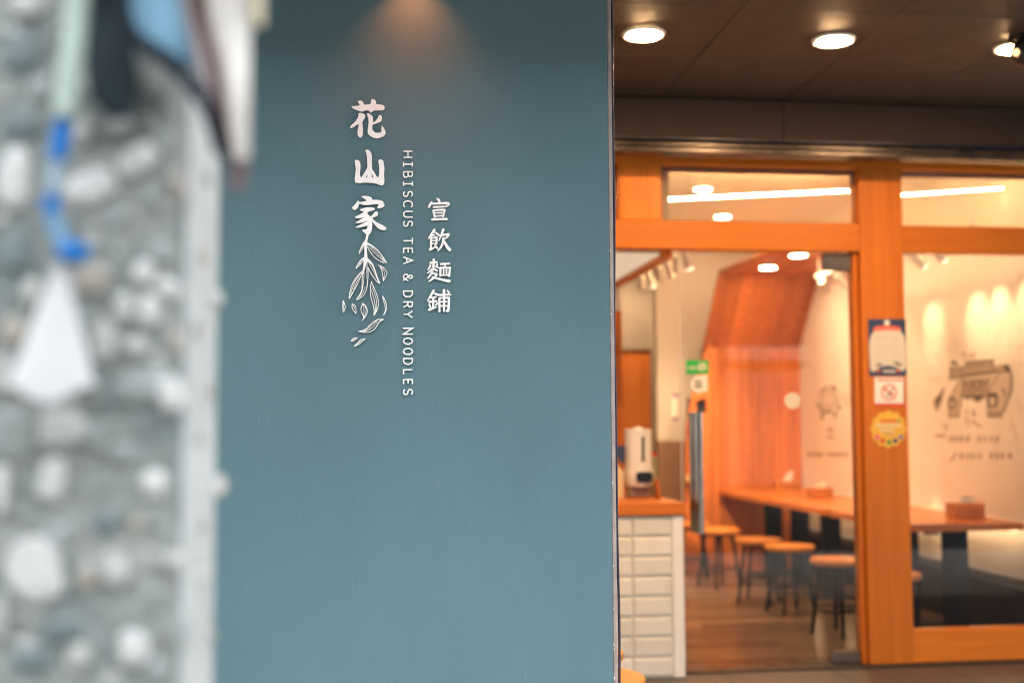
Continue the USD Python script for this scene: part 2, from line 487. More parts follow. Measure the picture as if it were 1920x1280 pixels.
OUT = (0, -1.0, 0)
HUA = [[(195,285),(250,290),(330,282),(425,270),(410,225),(365,165),(385,145),(455,143),(490,155),(520,205),(545,260),(600,245),(720,232),(722,120),(760,95),(800,105),(850,150),(855,238),(930,240),(1020,255),(1070,285),(1085,320),(1075,365),(1040,390),(960,395),(800,395),(770,420),(735,445),(680,445),(660,395),(600,390),(550,405),(500,430),(430,415),(300,375),(235,340)],
       [(385,480),(430,468),(500,475),(550,510),(570,545),(555,600),(520,650),(490,690),(488,750),(505,850),(505,980),(490,1075),(450,1115),(400,1110),(370,1060),(358,1000),(370,900),(390,820),(385,750),(330,790),(250,845),(195,870),(160,850),(190,800),(260,740),(320,680),(370,600),(385,540)],
       [(610,485),(650,478),(700,505),(755,545),(770,590),(775,735),(850,675),(905,600),(925,540),(965,520),(1000,545),(1015,600),(1010,640),(985,690),(940,715),(860,740),(760,780),(750,830),(755,910),(790,960),(840,1000),(900,998),(970,995),(1000,970),(998,830),(1020,805),(1050,850),(1090,920),(1108,980),(1095,1040),(1050,1090),(960,1120),(870,1145),(800,1130),(720,1090),(660,1040),(628,990),(635,890),(650,780),(662,700),(650,600),(625,530)]]
SHAN = [(285,440),(385,440),(410,470),(440,560),(440,650),(425,750),(425,860),(455,915),(520,820),(590,700),(620,650),(620,500),(612,330),(595,240),(565,185),(600,165),(655,172),(710,225),(742,290),(742,480),(748,560),(745,680),(800,750),(850,850),(905,910),(925,880),(940,750),(938,600),(930,530),(910,470),(940,425),(990,425),(1050,465),(1062,560),(1080,660),(1070,740),(1065,860),(1078,960),(1070,1060),(1030,1115),(980,1112),(900,1080),(830,1055),(700,1045),(600,1035),(500,1042),(390,1055),(320,1045),(285,1000),(290,900),(305,800),(318,690),(305,600),(290,500)]
SHANH = [[(575,910),(610,830),(625,815),(618,910)], [(735,810),(755,830),(785,910),(738,910)]]
JIA = [[(455,125),(520,115),(640,120),(710,145),(750,180),(752,225),(830,215),(930,225),(1010,240),(1050,280),(1082,340),(1070,390),(1010,425),(950,442),(900,440),(882,405),(920,365),(925,335),(860,328),(740,345),(620,360),(500,350),(430,325),(400,315),(385,400),(345,450),(280,500),(240,470),(212,415),(270,370),(320,310),(360,245),(390,240),(405,280),(480,272),(610,245),(580,205),(510,165)],
       [(415,480),(480,455),(560,430),(650,415),(760,422),(815,440),(820,470),(770,500),(690,520),(640,535),(615,575),(700,665),(745,640),(790,580),(830,535),(870,525),(905,550),(910,595),(890,645),(840,670),(780,685),(745,695),(790,750),(860,810),(960,860),(1060,910),(1135,970),(1120,1010),(1060,1028),(980,1015),(900,965),(830,890),(780,830),(740,780),(755,860),(748,980),(730,1060),(690,1120),(660,1145),(600,1140),(540,1090),(480,1030),(500,1012),(605,1005),(620,950),(640,900),(540,925),(400,955),(325,955),(312,940),(400,900),(500,850),(600,790),(630,760),(540,805),(440,830),(350,838),(305,825),(400,770),(500,700),(560,655),(520,680),(440,705),(350,708),(280,690),(330,655),(430,610),(490,570),(530,520),(470,515)]]


def traced(outlines, holes=()):
    g = unary_union([Polygon(chaikin(o)).buffer(0) for o in outlines])
    for h in holes:
        g = g.difference(Polygon(h))
    return g


G_HUA, G_SHAN, G_JIA = traced(HUA), traced([SHAN], SHANH), traced(JIA)
s90 = 90 / 1280
o = at(690, 450, YW)
sg = thing("shop_name_sign", "three large raised white brush characters above the leaf emblem on the blue wall", "sign", o)
for g, oy in ((G_HUA, 180), (G_SHAN, 270), (G_JIA, 360)):
    part(sg, "character", plate(g, on_wall(645, oy, s90), .0052, OUT), LETTER)

# leaf emblem: every leaf is drawn as raised lines
A_, B_ = 1024, 1664      # offsets of the lower tracings
LEAVES = [
    [[(600,340,50),(720,390,34),(860,500,24),(980,640,22),(1075,800,26)], [(610,400),(680,530),(780,660),(880,740),(1030,815)], [(650,420,10),(740,520,10),(880,650,10),(1030,780,12)], [(710,430,10),(860,580,10),(1050,780,12)]],
    [[(550,330,50),(470,450,22),(425,570,16)], [(525,430,16),(490,510,10),(430,585,12)]],
    [[(570,690,50),(480,730,26),(410,820,20),(350,940,14)], [(540,740,16),(470,830,14),(355,940,12)], [(500,730,8),(430,840,10)]],
    [[(610,720,60),(740,830,36),(810,1000,24),(870,1180,20),(920,1290,24)], [(630,800,20),(640,930,14),(740,1110,14),(850,1260,16),(920,1300,16)], [(660,820,10),(760,990,10),(850,1170,10),(900,1280,12)]],
    [[(520,A_-20,30),(400,A_+80,18),(290,A_+230,16),(220,A_+400,16),(185,A_+620,16)], [(490,A_+50),(440,A_+160,12),(390,A_+290,12),(300,A_+450,16),(240,A_+550,20),(195,A_+640,14)], [(460,A_+40,8),(340,A_+200,10),(260,A_+400,12),(220,A_+520,12)], [(430,A_+120,8),(350,A_+280,10),(290,A_+420,10)]],
    [[(520,A_-60,18),(500,A_+100,14),(500,A_+300,14),(500,A_+420,22),(450,A_+540,20),(360,A_+665,14)], [(630,A_-210,24),(645,A_+50,14),(630,A_+250,14),(605,A_+440,14),(530,A_+570,12),(400,A_+665,14)], [(545,A_,8),(540,A_+200,10),(510,A_+400,10),(470,A_+530,10),(390,A_+650,10)], [(600,A_-190,8),(605,A_+150,6)], [(570,A_+360,8),(530,A_+480,10),(450,A_+600,10)]],
    [[(880,860,10),(980,900,16),(1060,970,12),(1105,1060,12),(1060,1140,12),(1010,1240,14)], [(930,890,26),(980,1000,14),(1000,1150,14),(1010,1240,18)], [(960,910,10),(1040,1020,10),(1030,1120,10),(1010,1220,12)]],
    [[(720,A_+230,12),(780,A_+380,16),(860,A_+560,14),(895,A_+720,14),(880,A_+880,14),(785,A_+1035,20)], [(720,A_+230,14),(695,A_+420,14),(700,A_+580,14),(750,A_+740,12),(790,A_+900,14),(785,A_+1030,18)], [(740,A_+370,8),(800,A_+520,10),(850,A_+700,12),(850,A_+860,12),(800,A_+1000,14)], [(715,A_+420,8),(760,A_+560,10),(810,A_+740,10),(815,A_+920,12)]],
    [[(990,A_+580,16),(1050,A_+680,18),(1085,A_+800,14),(1075,A_+930,16),(1015,A_+1030,16)], [(990,A_+600,14),(1030,A_+750,14),(1060,A_+870,12),(1050,A_+950,12),(1015,A_+1030,14)]],
    [[(45,A_+690,18),(95,A_+800,12),(90,A_+880,12),(50,A_+960,16)], [(45,A_+700,20),(30,A_+850,12),(45,A_+950,14)], [(60,A_+760,8),(55,A_+900,10)]],
    [[(270,A_+770,16),(340,A_+810,12),(355,A_+900,12),(350,A_+990,16)], [(260,A_+780,14),(255,A_+860,14),(300,A_+930,12),(345,A_+990,20)], [(290,A_+800,8),(320,A_+880,10)]],
    [[(515,A_+760,26),(590,A_+820,16),(630,A_+920,14),(600,A_+1050,14),(500,A_+1160,18)], [(515,A_+760,20),(470,A_+860,14),(475,A_+960,12),(530,A_+1060,16),(530,A_+1120,18)], [(530,A_+790,8),(545,A_+900,10),(540,A_+1050,12)], [(560,A_+800,10),(600,A_+900,10),(580,A_+1020,10),(540,A_+1090,10)]],
    [[(1015,B_+500,16),(900,B_+490,20),(780,B_+550,14),(680,B_+640,14),(610,B_+715,18),(520,B_+775,24),(415,B_+780,14)], [(1010,B_+500,18),(910,B_+545,20),(860,B_+640,14),(790,B_+740,14),(680,B_+800,12),(560,B_+815,12),(420,B_+785,14)], [(870,B_+510,10),(760,B_+610,10),(640,B_+720,10),(540,B_+790,10)], [(860,B_+560,8),(780,B_+660,10),(660,B_+750,10),(530,B_+800,10)]],
    [[(235,B_+1010,14),(290,B_+950,20),(380,B_+940,16)], [(240,B_+1015,14),(310,B_+1000,16),(380,B_+940,14)]],
    [[(315,B_+1135,18),(400,B_+1060,18),(460,B_+980,16),(570,B_+965,16)], [(320,B_+1140,14),(430,B_+1090,12),(500,B_+1020,12),(570,B_+965,16)], [(400,B_+1080,8),(480,B_+1000,8)]]]
o = at(685, 650, YW)
em = thing("leaf_emblem", "raised white line drawing of a hanging leafy branch below the large characters", "emblem", o)
place = on_wall(640, 430, 100 / 1280)
part(em, "stem", plate(brush([(632,122,56),(605,240,50),(578,345,78),(580,420,60),(585,560,66),(590,700,82),(572,800,84),(548,920,44),(522,1060,24)]), place, .0050, OUT), LETTER)
for lf in LEAVES:
    g = unary_union([brush([(q[0], q[1], (q[2] if len(q) == 3 else 14) * 1.15) for q in st]) for st in lf])
    part(em, "leaf", plate(g.simplify(.8), place, .0046, OUT), LETTER)

# second line: four smaller characters
SMALL = [
 (365, [[(520,170,60),(600,230,110),(610,310,90)], [(300,300,60),(250,390,100),(200,490,110)], [(310,370,80),(600,365,85),(960,345,100),(1000,400,90),(900,470,70),(830,490,50)], [(390,510,90),(620,495,70),(790,495,70)], [(375,650,100),(400,760,90),(430,900,80)], [(390,640,80),(600,615,80),(820,620,90)], [(820,620,90),(790,760,80),(760,880,80)], [(480,740,60),(720,735,60)], [(460,870,60),(720,850,60)], [(330,1000,100),(620,990,85),(900,985,95)]]),
 (422, [[(410,200,110),(330,330,110),(180,540,60)], [(440,300,60),(520,350,80),(590,410,90)], [(310,420,60),(420,410,70)], [(280,450,90),(280,700,90),(275,930,90)], [(290,530,60),(460,500,70),(500,500,90)], [(505,500,100),(500,650,90),(490,760,90)], [(320,630,55),(450,625,55)], [(320,750,50),(470,745,50)], [(240,980,110),(350,940,80),(440,890,60)], [(430,820,60),(500,890,90),(540,950,70)], [(765,200,120),(720,340,100),(640,520,80),(595,630,40)], [(720,410,80),(880,390,80),(1000,370,110),(940,470,90),(860,540,60)], [(780,540,110),(760,700,100),(700,850,90),(600,990,60),(545,1050,40)], [(790,640,80),(870,790,110),(960,930,130),(1030,1000,120)]]),
 (480, [[(390,150,110),(380,330,100),(375,560,90)], [(260,280,100),(390,260,80),(510,255,90)], [(250,390,90),(190,510,60),(150,550,40)], [(520,360,100),(470,440,60)], [(330,520,80),(230,620,80),(130,690,40)], [(430,530,60),(510,590,100)], [(330,640,90),(240,780,90),(150,890,50)], [(330,710,70),(480,710,80),(520,740,80)], [(500,770,70),(400,870,100),(290,950,90),(180,1030,40)], [(330,840,60),(470,890,80),(700,940,90),(900,1000,120),(1010,1010,120)], [(520,450,60),(590,480,50)], [(680,330,90),(850,315,80),(1000,310,90)], [(850,350,90),(820,440,80)], [(650,480,90),(850,470,70),(1040,470,90)], [(650,480,100),(650,650,95),(650,790,90)], [(1035,480,90),(1020,650,90),(1000,800,90)], [(650,770,60),(830,765,55),(1000,770,60)], [(775,500,50),(775,750,50)], [(905,500,50),(910,750,50)], [(790,575,32),(890,575,32)], [(790,660,32),(890,660,32)]]),
 (536, [[(380,200,110),(300,340,100),(150,580,60)], [(430,310,80),(540,370,100),(640,370,80),(800,355,90),(1050,355,70)], [(250,480,70),(470,455,80)], [(220,640,110),(360,625,80),(490,615,90)], [(365,480,90),(365,700,90),(350,880,80)], [(210,740,70),(250,830,80)], [(520,710,90),(450,780,60)], [(210,950,120),(350,900,90),(500,840,50)], [(795,180,110),(800,500,95),(795,800,95),(795,1010,85)], [(930,190,60),(990,270,90)], [(610,500,100),(615,750,90),(615,1020,90)], [(620,490,80),(800,480,70),(1000,480,90)], [(995,490,100),(990,800,100),(960,1030,120),(880,980,50)], [(640,635,70),(900,635,70)], [(640,800,70),(900,800,70)]])]
sm = thing("small_character_sign", "four smaller raised white characters in a column right of the vertical English line", "sign", at(823, 590, YW))
for oy, strokes in SMALL:
    g = unary_union([brush([(x, y, w * .94) for x, y, w in st]) for st in strokes])
    part(sm, "character", plate(g.simplify(3), on_wall(795, oy, 60 / 1280), .0045, OUT), LETTER)

# vertical line of capitals, turned a quarter to the right
arc = lambda cx, cy, rx, ry, a0, a1, n=14: [(cx + rx * math.cos(math.radians(a)), cy + ry * math.sin(math.radians(a))) for a in np.linspace(a0, a1, n)]
S_ = [arc(.5, .75, .45, .25, 35, 270, 16) + arc(.5, .25, .46, .25, 90, -145, 16)]
GLY = {
 "H": [[(0, 0), (0, 1)], [(1, 0), (1, 1)], [(0, .5), (1, .5)]],
 "I": [[(.5, 0), (.5, 1)], [(0, 0), (1, 0)], [(0, 1), (1, 1)]],
 "B": [[(0, 0), (0, 1)], [(0, 1), (.5, 1)] + arc(.5, .76, .38, .24, 90, -90) + [(0, .52)], [(.5, .52)] + arc(.52, .26, .48, .26, 90, -90) + [(0, 0)]],
 "S": S_,
 "C": [arc(.62, .5, .62, .5, 52, 308, 20)],
 "U": [[(0, 1), (0, .38)] + arc(.5, .38, .5, .38, 180, 360) + [(1, .38), (1, 1)]],
 "T": [[(.5, 0), (.5, 1)], [(0, 1), (1, 1)]],
 "E": [[(0, 0), (0, 1)], [(0, 0), (1, 0)], [(0, .52), (.85, .52)], [(0, 1), (1, 1)]],
 "A": [[(0, 0), (.5, 1), (1, 0)], [(.2, .36), (.8, .36)]],
 "&": [[(1, .48), (.86, .2)] + arc(.44, .27, .42, .27, -20, -215, 14) + [(.5, .62)] + arc(.43, .79, .24, .21, -40, 215, 14) + [(.5, .42), (1, 0)]],
 "D": [[(0, 0), (0, 1)], [(0, 1), (.35, 1)] + arc(.35, .5, .65, .5, 90, -90, 18) + [(0, 0)]],
 "R": [[(0, 0), (0, 1)], [(0, 1), (.5, 1)] + arc(.5, .74, .42, .26, 90, -90) + [(0, .48)], [(.5, .48), (1, 0)]],
 "Y": [[(0, 1), (.5, .46), (1, 1)], [(.5, .46), (.5, 0)]],
 "N": [[(0, 0), (0, 1), (1, 0), (1, 1)]],
 "O": [arc(.5, .5, .5, .5, 0, 360, 30)],
 "L": [[(0, 1), (0, 0), (1, 0)]]}
LINE = [("H",283,297),("I",303.5,314),("B",321.5,334),("I",340,350.5),("S",358,370.5),("C",376,389),("U",395.6,408.7),("S",413.7,426),
        ("T",444.8,458.8),("E",464.5,476),("A",481,496),("&",513,527),("D",544.6,558),("R",565,577.4),("Y",582,596.6),
        ("N",614.3,627.5),("O",632.8,646.3),("O",652,665.6),("D",671,684),("L",692,703),("E",710,721),("S",728,741)]
en = thing("english_sign_line", "slim raised white capitals reading HIBISCUS TEA & DRY NOODLES down the blue wall", "sign", at(765, 745, YW))
for ch, y0, y1 in LINE:
    g = unary_union([LineString([(756.6 + v * 16.6, y0 + 1.2 + u * (y1 - y0 - 2.4)) for u, v in st]).buffer(1.2, 4, cap_style="flat" if len(st) < 4 else "round", join_style="mitre" if len(st) < 5 else "round") for st in GLY[ch]])
    part(en, "letter", plate(g.simplify(.08), lambda u, v: at(u, v, YW - .0016), .0036, OUT), LETTER)

# warm lamp above the sign, just out of the picture
zl = at(775, -62, YW)[2]
xl = at(775, 0, YW)[0]
wlmp = thing("wall_lamp", "small warm lamp on the blue wall above the sign", "lamp", (xl, YW - .075, zl))
part(wlmp, "shade", cat(lathe([(.034, .0), (.036, 0), (.036, .09), (0.0, .095)], (xl, YW - .075, zl)), box(xl - .012, xl + .012, YW - .075, YW - .002, zl + .06, zl + .08, .003)), BLACK, smooth=35)
part(wlmp, "bulb", lathe([(0, 0), (.026, .0), (.026, .004), (0, .004)], (xl, YW - .075, zl + .06)), lamp("wall_bulb", (1, .25, .075), 78.0))

# ------------------------------------------------------------------ the pebble column close to the camera
XP, YP0, YP1 = -.150, .964, 1.175
pl = thing("pebble_column", "pale rough column of mortar and white pebbles close to the camera on the left", "column", (-.5, (YP0 + YP1) / 2, 0))
part(pl, "mortar", box(-.95, XP, YP0, YP1, -.14, ZC - .02, .012), CONCRETE)
part(pl, "side_plaster", box(XP + .0005, XP + .004, YP0 + .012, YP1 - .012, -.14, ZC - .02, .001), paint("lit_side_tone", (.36, .385, .38), .7, .16, 14, .3))  # thin paler sheet: light on the column side put into its colour
ico = trimesh.creation.icosphere(2)


def stone(c, rx, rz, depth, rot, seed, axis="y"):
    v = np.array(ico.vertices)
    v = v * (1 + .62 * (meshkit.fbm(v * 1.3 + seed * 7.3, 2, seed)[:, None] - .5))
    v = np.sign(v) * np.abs(v) ** .82
    v = v * [rx, depth, rz]
    a = math.radians(rot)
    R = np.array([[math.cos(a), 0, -math.sin(a)], [0, 1, 0], [math.sin(a), 0, math.cos(a)]])
    v = v @ R.T
    if axis == "x":
        v = v[:, [1, 0, 2]]
    return trimesh.Trimesh(v + c, ico.faces if axis == "y" else ico.faces[:, ::-1], process=False)


BIG = [(278,133,25,45,20,"pale"),(172,352,46,32,28,"white"),(260,299,42,27,32,"white"),(30,335,30,62,0,"white"),(226,238,20,21,0,"pale"),(78,168,22,25,0,"grey"),(50,12,28,24,0,"pale"),
       (156,250,17,26,0,"pale"),(308,270,20,24,0,"grey"),(270,512,20,25,0,"white"),(316,542,25,18,-25,"white"),(234,579,20,32,0,"pale"),(279,583,21,32,-10,"white"),
       (195,641,19,42,0,"pale"),(258,651,17,22,0,"pale"),(320,739,24,34,20,"white"),(273,723,50,30,20,"grey"),(289,907,22,25,0,"white"),(98,899,24,40,-8,"white"),(117,805,44,36,0,"white"),
       (6,704,17,44,0,"pale"),(25,810,40,48,20,"grey"),(60,551,15,28,0,"pale"),(25,622,20,28,0,"tan"),(176,524,28,30,-30,"tan"),(65,1067,52,58,0,"white"),(250,1214,28,33,0,"white"),
       (215,1067,25,33,0,"pale"),(147,1230,20,26,0,"pale"),(328,1049,18,16,0,"pale"),(0,1155,14,42,0,"pale"),(2,920,14,48,0,"white"),(294,1255,20,26,0,"grey"),(110,1005,26,22,0,"grey"),
       (200,980,24,18,30,"slate"),(115,1180,30,22,0,"slate"),(60,1235,34,22,0,"slate"),(30,470,30,40,0,"slate"),(120,430,24,30,0,"slate"),(40,230,34,30,0,"slate"),(40,100,30,40,0,"slate"),(150,690,30,24,0,"slate"),(180,820,22,30,0,"grey"),(230,850,26,20,0,"grey"),(340,1180,16,30,0,"grey"),(330,640,14,20,0,"tan"),(335,350,12,30,0,"tan")]
used = []
for k, (x, y, rx, ry, rot, col) in enumerate(BIG):
    s = YP0 / F
    c = at(x, y, YP0 - .001)
    part(pl, "stone", stone(c, rx * s, ry * s, .0048 if col in ("white", "pale") else .0032, rot, k + 1), STONES[col], smooth=True)
    used.append((c[0], c[2], max(rx, ry) * s))
for k in range(130):                                   # other pebbles of the visible face
    x, z = RNG.uniform(-.50, XP - .012), RNG.uniform(.85, 1.78)
    r = RNG.uniform(.004, .012)
    if any((x - a) ** 2 + (z - b) ** 2 < (r + q) ** 2 * .8 for a, b, q in used):
        continue
    used.append((x, z, r))
    part(pl, "stone", stone(np.array([x, YP0, z]), r, r * RNG.uniform(.7, 1.4), .0034, RNG.uniform(0, 180), k + 100), STONES[RNG.choice(["pale", "grey", "slate", "tan", "grey", "pale"])], smooth=True)
for k, (x, y, r) in enumerate([(398, 561, 17), (404, 911, 22), (372, 1080, 22), (379, 470, 26), (362, 615, 18), (392, 730, 14), (385, 330, 14), (375, 980, 15), (390, 1190, 16), (368, 820, 15)]):
    c = atx(x, y, XP + .003)                                  # pebbles on its right side
    part(pl, "stone", stone(c, r * c[1] / F * 2.2, r * c[1] / F, .0065 if x < 396 else .010, 0, k + 400, "x"), STONES["white" if k in (0, 1, 2, 3) else "pale"], smooth=True)
chips = []
for k in range(900):
    x, z = RNG.uniform(-.92, XP - .006), RNG.uniform(0, 2.9)
    r = RNG.uniform(.003, .009)
    t = trimesh.creation.icosphere(0); t.apply_scale([r, .0035, r * RNG.uniform(.7, 1.3)]); t.apply_translation([x, YP0, z]); chips.append(t)
part(pl, "gravel_chips", trimesh.util.concatenate(chips), STONES["pale"], kind="stuff")


# striped cloth hanging over the column's upper corner
def strip(L, R, Y, bulge=.006, rows=18, cols=6, thick=.0016, amp=.004):
    L, R = smooth_line(L, 2), smooth_line(R, 2)
    def rs(p):
        d = np.r_[0, np.cumsum(np.linalg.norm(np.diff(p, axis=0), axis=1))]; t = np.linspace(0, d[-1], rows)
        return np.stack([np.interp(t, d, p[:, 0]), np.interp(t, d, p[:, 1])], 1)
    L, R = rs(L), rs(R)
    g = np.zeros((rows, cols, 3))
    for i in range(rows):
        for j in range(cols):
            w = j / (cols - 1)
            p = L[i] * (1 - w) + R[i] * w
            g[i, j] = at(p[0], p[1], Y - bulge * math.sin(math.pi * w) + amp * math.sin(i * .7 + w * 2))
    n = rows * cols
    a = g.reshape(-1, 3); v = np.vstack([a, a + [0, thick, 0]])
    f = []
    for i in range(rows - 1):
        for j in range(cols - 1):
            q = i * cols + j
            f += [(q, q + 1, q + cols + 1), (q, q + cols + 1, q + cols), (n + q, n + q + cols + 1, n + q + 1), (n + q, n + q + cols, n + q + cols + 1)]
    edge = [i * cols for i in range(rows)] + [(rows - 1) * cols + j for j in range(1, cols)] + [i * cols + cols - 1 for i in range(rows - 2, -1, -1)] + [j for j in range(cols - 2, 0, -1)]
    for a_, b_ in zip(edge, edge[1:] + edge[:1]):
        f += [(a_, b_, n + b_), (a_, n + b_, n + a_)]
    t = trimesh.Trimesh(v, np.array(f), process=False)
    if t.volume < 0:
        t.invert()
    return t


fab = lambda n, c: paint("cloth_" + n, c, .8, .12, 30, .3, 0, .12)
cb, cg, cbr, cw, cd = fab("blue", (.10, .19, .255)), fab("greypink", (.24, .205, .205)), fab("brown", (.075, .035, .032)), fab("white", (.40, .375, .34)), fab("dark", (.008, .013, .019))
TOP = -260
aw = thing("striped_awning_cloth", "striped blue, brown and white cloth hanging over the top of the pebble column", "awning", at(400, 340, .92))
part(aw, "blue_stripe", strip([(215, TOP), (235, 0), (246, 70), (300, 100)], [(318, TOP), (336, 0), (352, 70), (368, 130)], .925), cb, smooth=True)
part(aw, "grey_stripe", strip([(318, TOP), (336, 0), (368, 130), (420, 292)], [(340, TOP), (360, 0), (392, 130), (430, 292)], .922), cg, smooth=True)
part(aw, "brown_stripe", strip([(340, TOP), (358, 0), (392, 130), (428, 292)], [(365, TOP), (386, 0), (414, 130), (440, 300)], .920), cbr, smooth=True)
part(aw, "white_stripe", strip([(365, TOP), (384, 0), (412, 130), (438, 300)], [(455, TOP), (469, 0), (469, 130), (466, 298)], .918), cw, smooth=True)
part(aw, "cream_flap", strip([(455, TOP), (468, 0), (470, 48)], [(488, TOP), (495, 0), (496, 48)], .925), fab("cream", (.42, .38, .27)), smooth=True)
part(aw, "tail", strip([(428, 285), (430, 320), (434, 356)], [(466, 285), (464, 320), (458, 358)], .922), fab("tail", (.12, .08, .08)), smooth=True)
part(aw, "hem", strip([(205, TOP), (226, 0), (236, 92), (318, 128), (378, 205), (402, 290)], [(225, TOP), (244, 0), (254, 66), (336, 98), (402, 186), (432, 296)], .915, .004), cd, smooth=True)  # near-black band along the cloth edge stands for the shadow line there
part(aw, "dark_lining", strip([(140, TOP), (172, 0), (158, 90), (165, 190), (215, 225)], [(222, TOP), (238, 0), (250, 95), (262, 150), (246, 215)], .945), fab("cavity_shade", (.016, .025, .030)), smooth=True)  # dark sheet stands for the shade in the hollow beside the cloth

# blue and white cord with a white bell
co = thing("hanging_bell", "white cone shaped bell on a blue and white cord in front of the pebble column", "bell", at(110, 760, .93))
CORD = [(165, TOP), (152, -60), (142, 40), (134, 120), (120, 210), (110, 290), (96, 360), (98, 420), (128, 470), (118, 500)]
cp = smooth_line([(*q,) for q in CORD], 3)
def seg(y0, y1, r):
    p = [at(x, y, .925) for x, y in cp if y0 <= y <= y1]
    return tube(p, r)
CW, CBL = fab("cord_white", (.27, .33, .285)), fab("cord_blue", (.008, .10, .30))
part(co, "white_cord", seg(TOP, 228, .0088), CW, smooth=True)
part(co, "blue_cord", seg(222, 305, .0066), CBL, smooth=True)
part(co, "white_cord", seg(300, 368, .0055), fab("cord_grey", (.19, .25, .29)), smooth=True)
part(co, "blue_cord", seg(364, 405, .0066), CBL, smooth=True)
part(co, "white_cord", seg(400, 468, .006), fab("cord_pale", (.11, .20, .30)), smooth=True)
kn = trimesh.creation.icosphere(2); kn.apply_scale([.013, .009, .0085]); kn.apply_translation(at(138, 474, .925))
part(co, "blue_knot", kn, CBL, smooth=True)
s = .93 / F
bell = []
prof = [(8, 498), (22, 540), (40, 600), (58, 660), (72, 705), (80, 738)]
n, c0 = 40, at(112, 498, .93)
vs = []
for r, y in prof:
    for k in range(n):
        a = 2 * math.pi * k / n
        zz = at(112, y, .93)[2] - (.006 * (math.cos(3 * a - 1.57) if y > 720 else 0))
        vs.append((c0[0] - .004 * (y - 498) / 240 + r * s * math.cos(a), .93 + .35 * r * s * math.sin(a), zz))
vs.append((c0[0], .93, c0[2] + .002)); vs.append((c0[0] - .004, .93, at(112, 725, .93)[2]))
ff = []
m_ = len(prof)
for i in range(m_ - 1):
    for k in range(n):
        j = (k + 1) % n
        ff += [(i * n + k, (i + 1) * n + j, i * n + j), (i * n + k, (i + 1) * n + k, (i + 1) * n + j)]
for k in range(n):
    j = (k + 1) % n
    ff += [(m_ * n, k, j), (m_ * n + 1, (m_ - 1) * n + j, (m_ - 1) * n + k)]
bl = trimesh.Trimesh(vs, ff, process=False)
if bl.volume < 0:
    bl.invert()
part(co, "bell", bl, paint("bell_white", (.33, .328, .318), .5, .04), smooth=40)

# ------------------------------------------------------------------ downlights in the arcade ceiling
dl = None
DLM = lamp("downlight_glow", (1.0, .60, .29), 74.0)
for k, (px, py, lab) in enumerate([(1207, 64, "round lit ceiling downlight nearest the blue wall"), (1563, 75, "round lit ceiling downlight in the middle of the arcade ceiling"), (1903, 89, "round lit ceiling downlight partly behind the black camera")]):
    c = atz(px, py, ZC)
    if dl is None:
        dl = thing("ceiling_downlight", lab, "downlight", (c[0], c[1], ZC), group="downlights in the arcade ceiling")
        part(dl, "trim_ring", lathe([(.0665, -.006), (.080, -.010), (.090, -.007), (.092, -.001), (.0665, -.001)], (c[0], c[1], ZC), 40), PLASTIC, smooth=30)
        part(dl, "diffuser", lathe([(0, -.018), (.03, -.0175), (.050, -.0155), (.062, -.0115), (.066, -.008), (.066, -.002), (0, -.002)], (c[0], c[1], ZC), 40), DLM, smooth=30)
    else:
        dup(dl, (c[0], c[1], ZC), 0, lab)
for x in (-.25, .9):                                     # the row goes on outside the picture
    dup(dl, (x, 4.0, ZC), 0, "round lit ceiling downlight out of view near the %s end of the blue wall" % ("left" if x < 0 else "right"))

# black ball camera under the ceiling
c = at(1925, 99, 4.6)
sc = thing("security_camera", "black ball shaped security camera under the arcade ceiling at the right edge", "camera", (c[0], c[1], c[2]))
ball = trimesh.creation.icosphere(3, .064); ball.apply_translation(c)
part(sc, "ball", ball, BLACKP, smooth=True)
part(sc, "mount", cat(cyl(c + [0, 0, .05], [c[0], c[1], ZC - .001], .03), cyl([c[0], c[1], ZC - .022], [c[0], c[1], ZC - .001], .07)), BLACK, smooth=30)
part(sc, "lens", cyl(c + [-.055, -.025, -.01], c + [-.066, -.030, -.012], .018, .016, 16), STEEL)

# ------------------------------------------------------------------ timber shop front
fx = lambda px, py, Y=YF: at(px, py, Y)[0]
fz = lambda px, py, Y=YF: at(px, py, Y)[2]
zh1, zh0 = zr0 + .05, fz(1400, 311)
zb1, zb0 = fz(1400, 415), fz(1400, 468)
xp0, xp1 = fx(1622, 800), fx(1702, 800)
xs0, xs1 = fx(1161, 360), fx(1240, 360)
frm = thing("shop_front_frame", "orange timber shop front with header, transom bars and wide post beside the glass door", "shop front", ((xp0 + xp1) / 2, YF + .05, 0))
part(frm, "header", box(.3, 4.4, YF, YF + .11, zh0, zh1, .003), WOODX)
part(frm, "post", box(xp0, xp1, YF - .004, YF + .12, .012, zh0 - .0005, .004), WOODZ)
part(frm, "door_bar", box(.3, xp0 - .0005, YF + .002, YF + .10, zb0, zb1, .003), WOODX)
part(frm, "transom_stile", box(xs0, xs1, YF + .004, YF + .10, zb1 + .0005, zh0 - .0005, .003), WOODZ)
rz1, rz0 = fz(1800, 424), fz(1800, 474)
part(frm, "window_bar", box(xp1 + .0005, 4.4, YF + .006, YF + .10, rz0, rz1, .003), WOODX)
kz1 = fz(1740, 1180)
part(frm, "kick_rail", box(xp1 + .0005, 4.4, YF + .006, YF + .09, .014, kz1, .003), WOODX)
xj0 = fx(1606, 800, YF + .04)
part(frm, "door_jamb", box(xj0, xp0 - .006, YF + .035, YF + .11, .012, zb0 - .0005, .002), WOODZ)
part(frm, "jamb_gap", box(xp0 - .006, xp0 - .0005, YF + .05, YF + .11, .012, zb0 - .0005), DARKBASE)
bead = .022
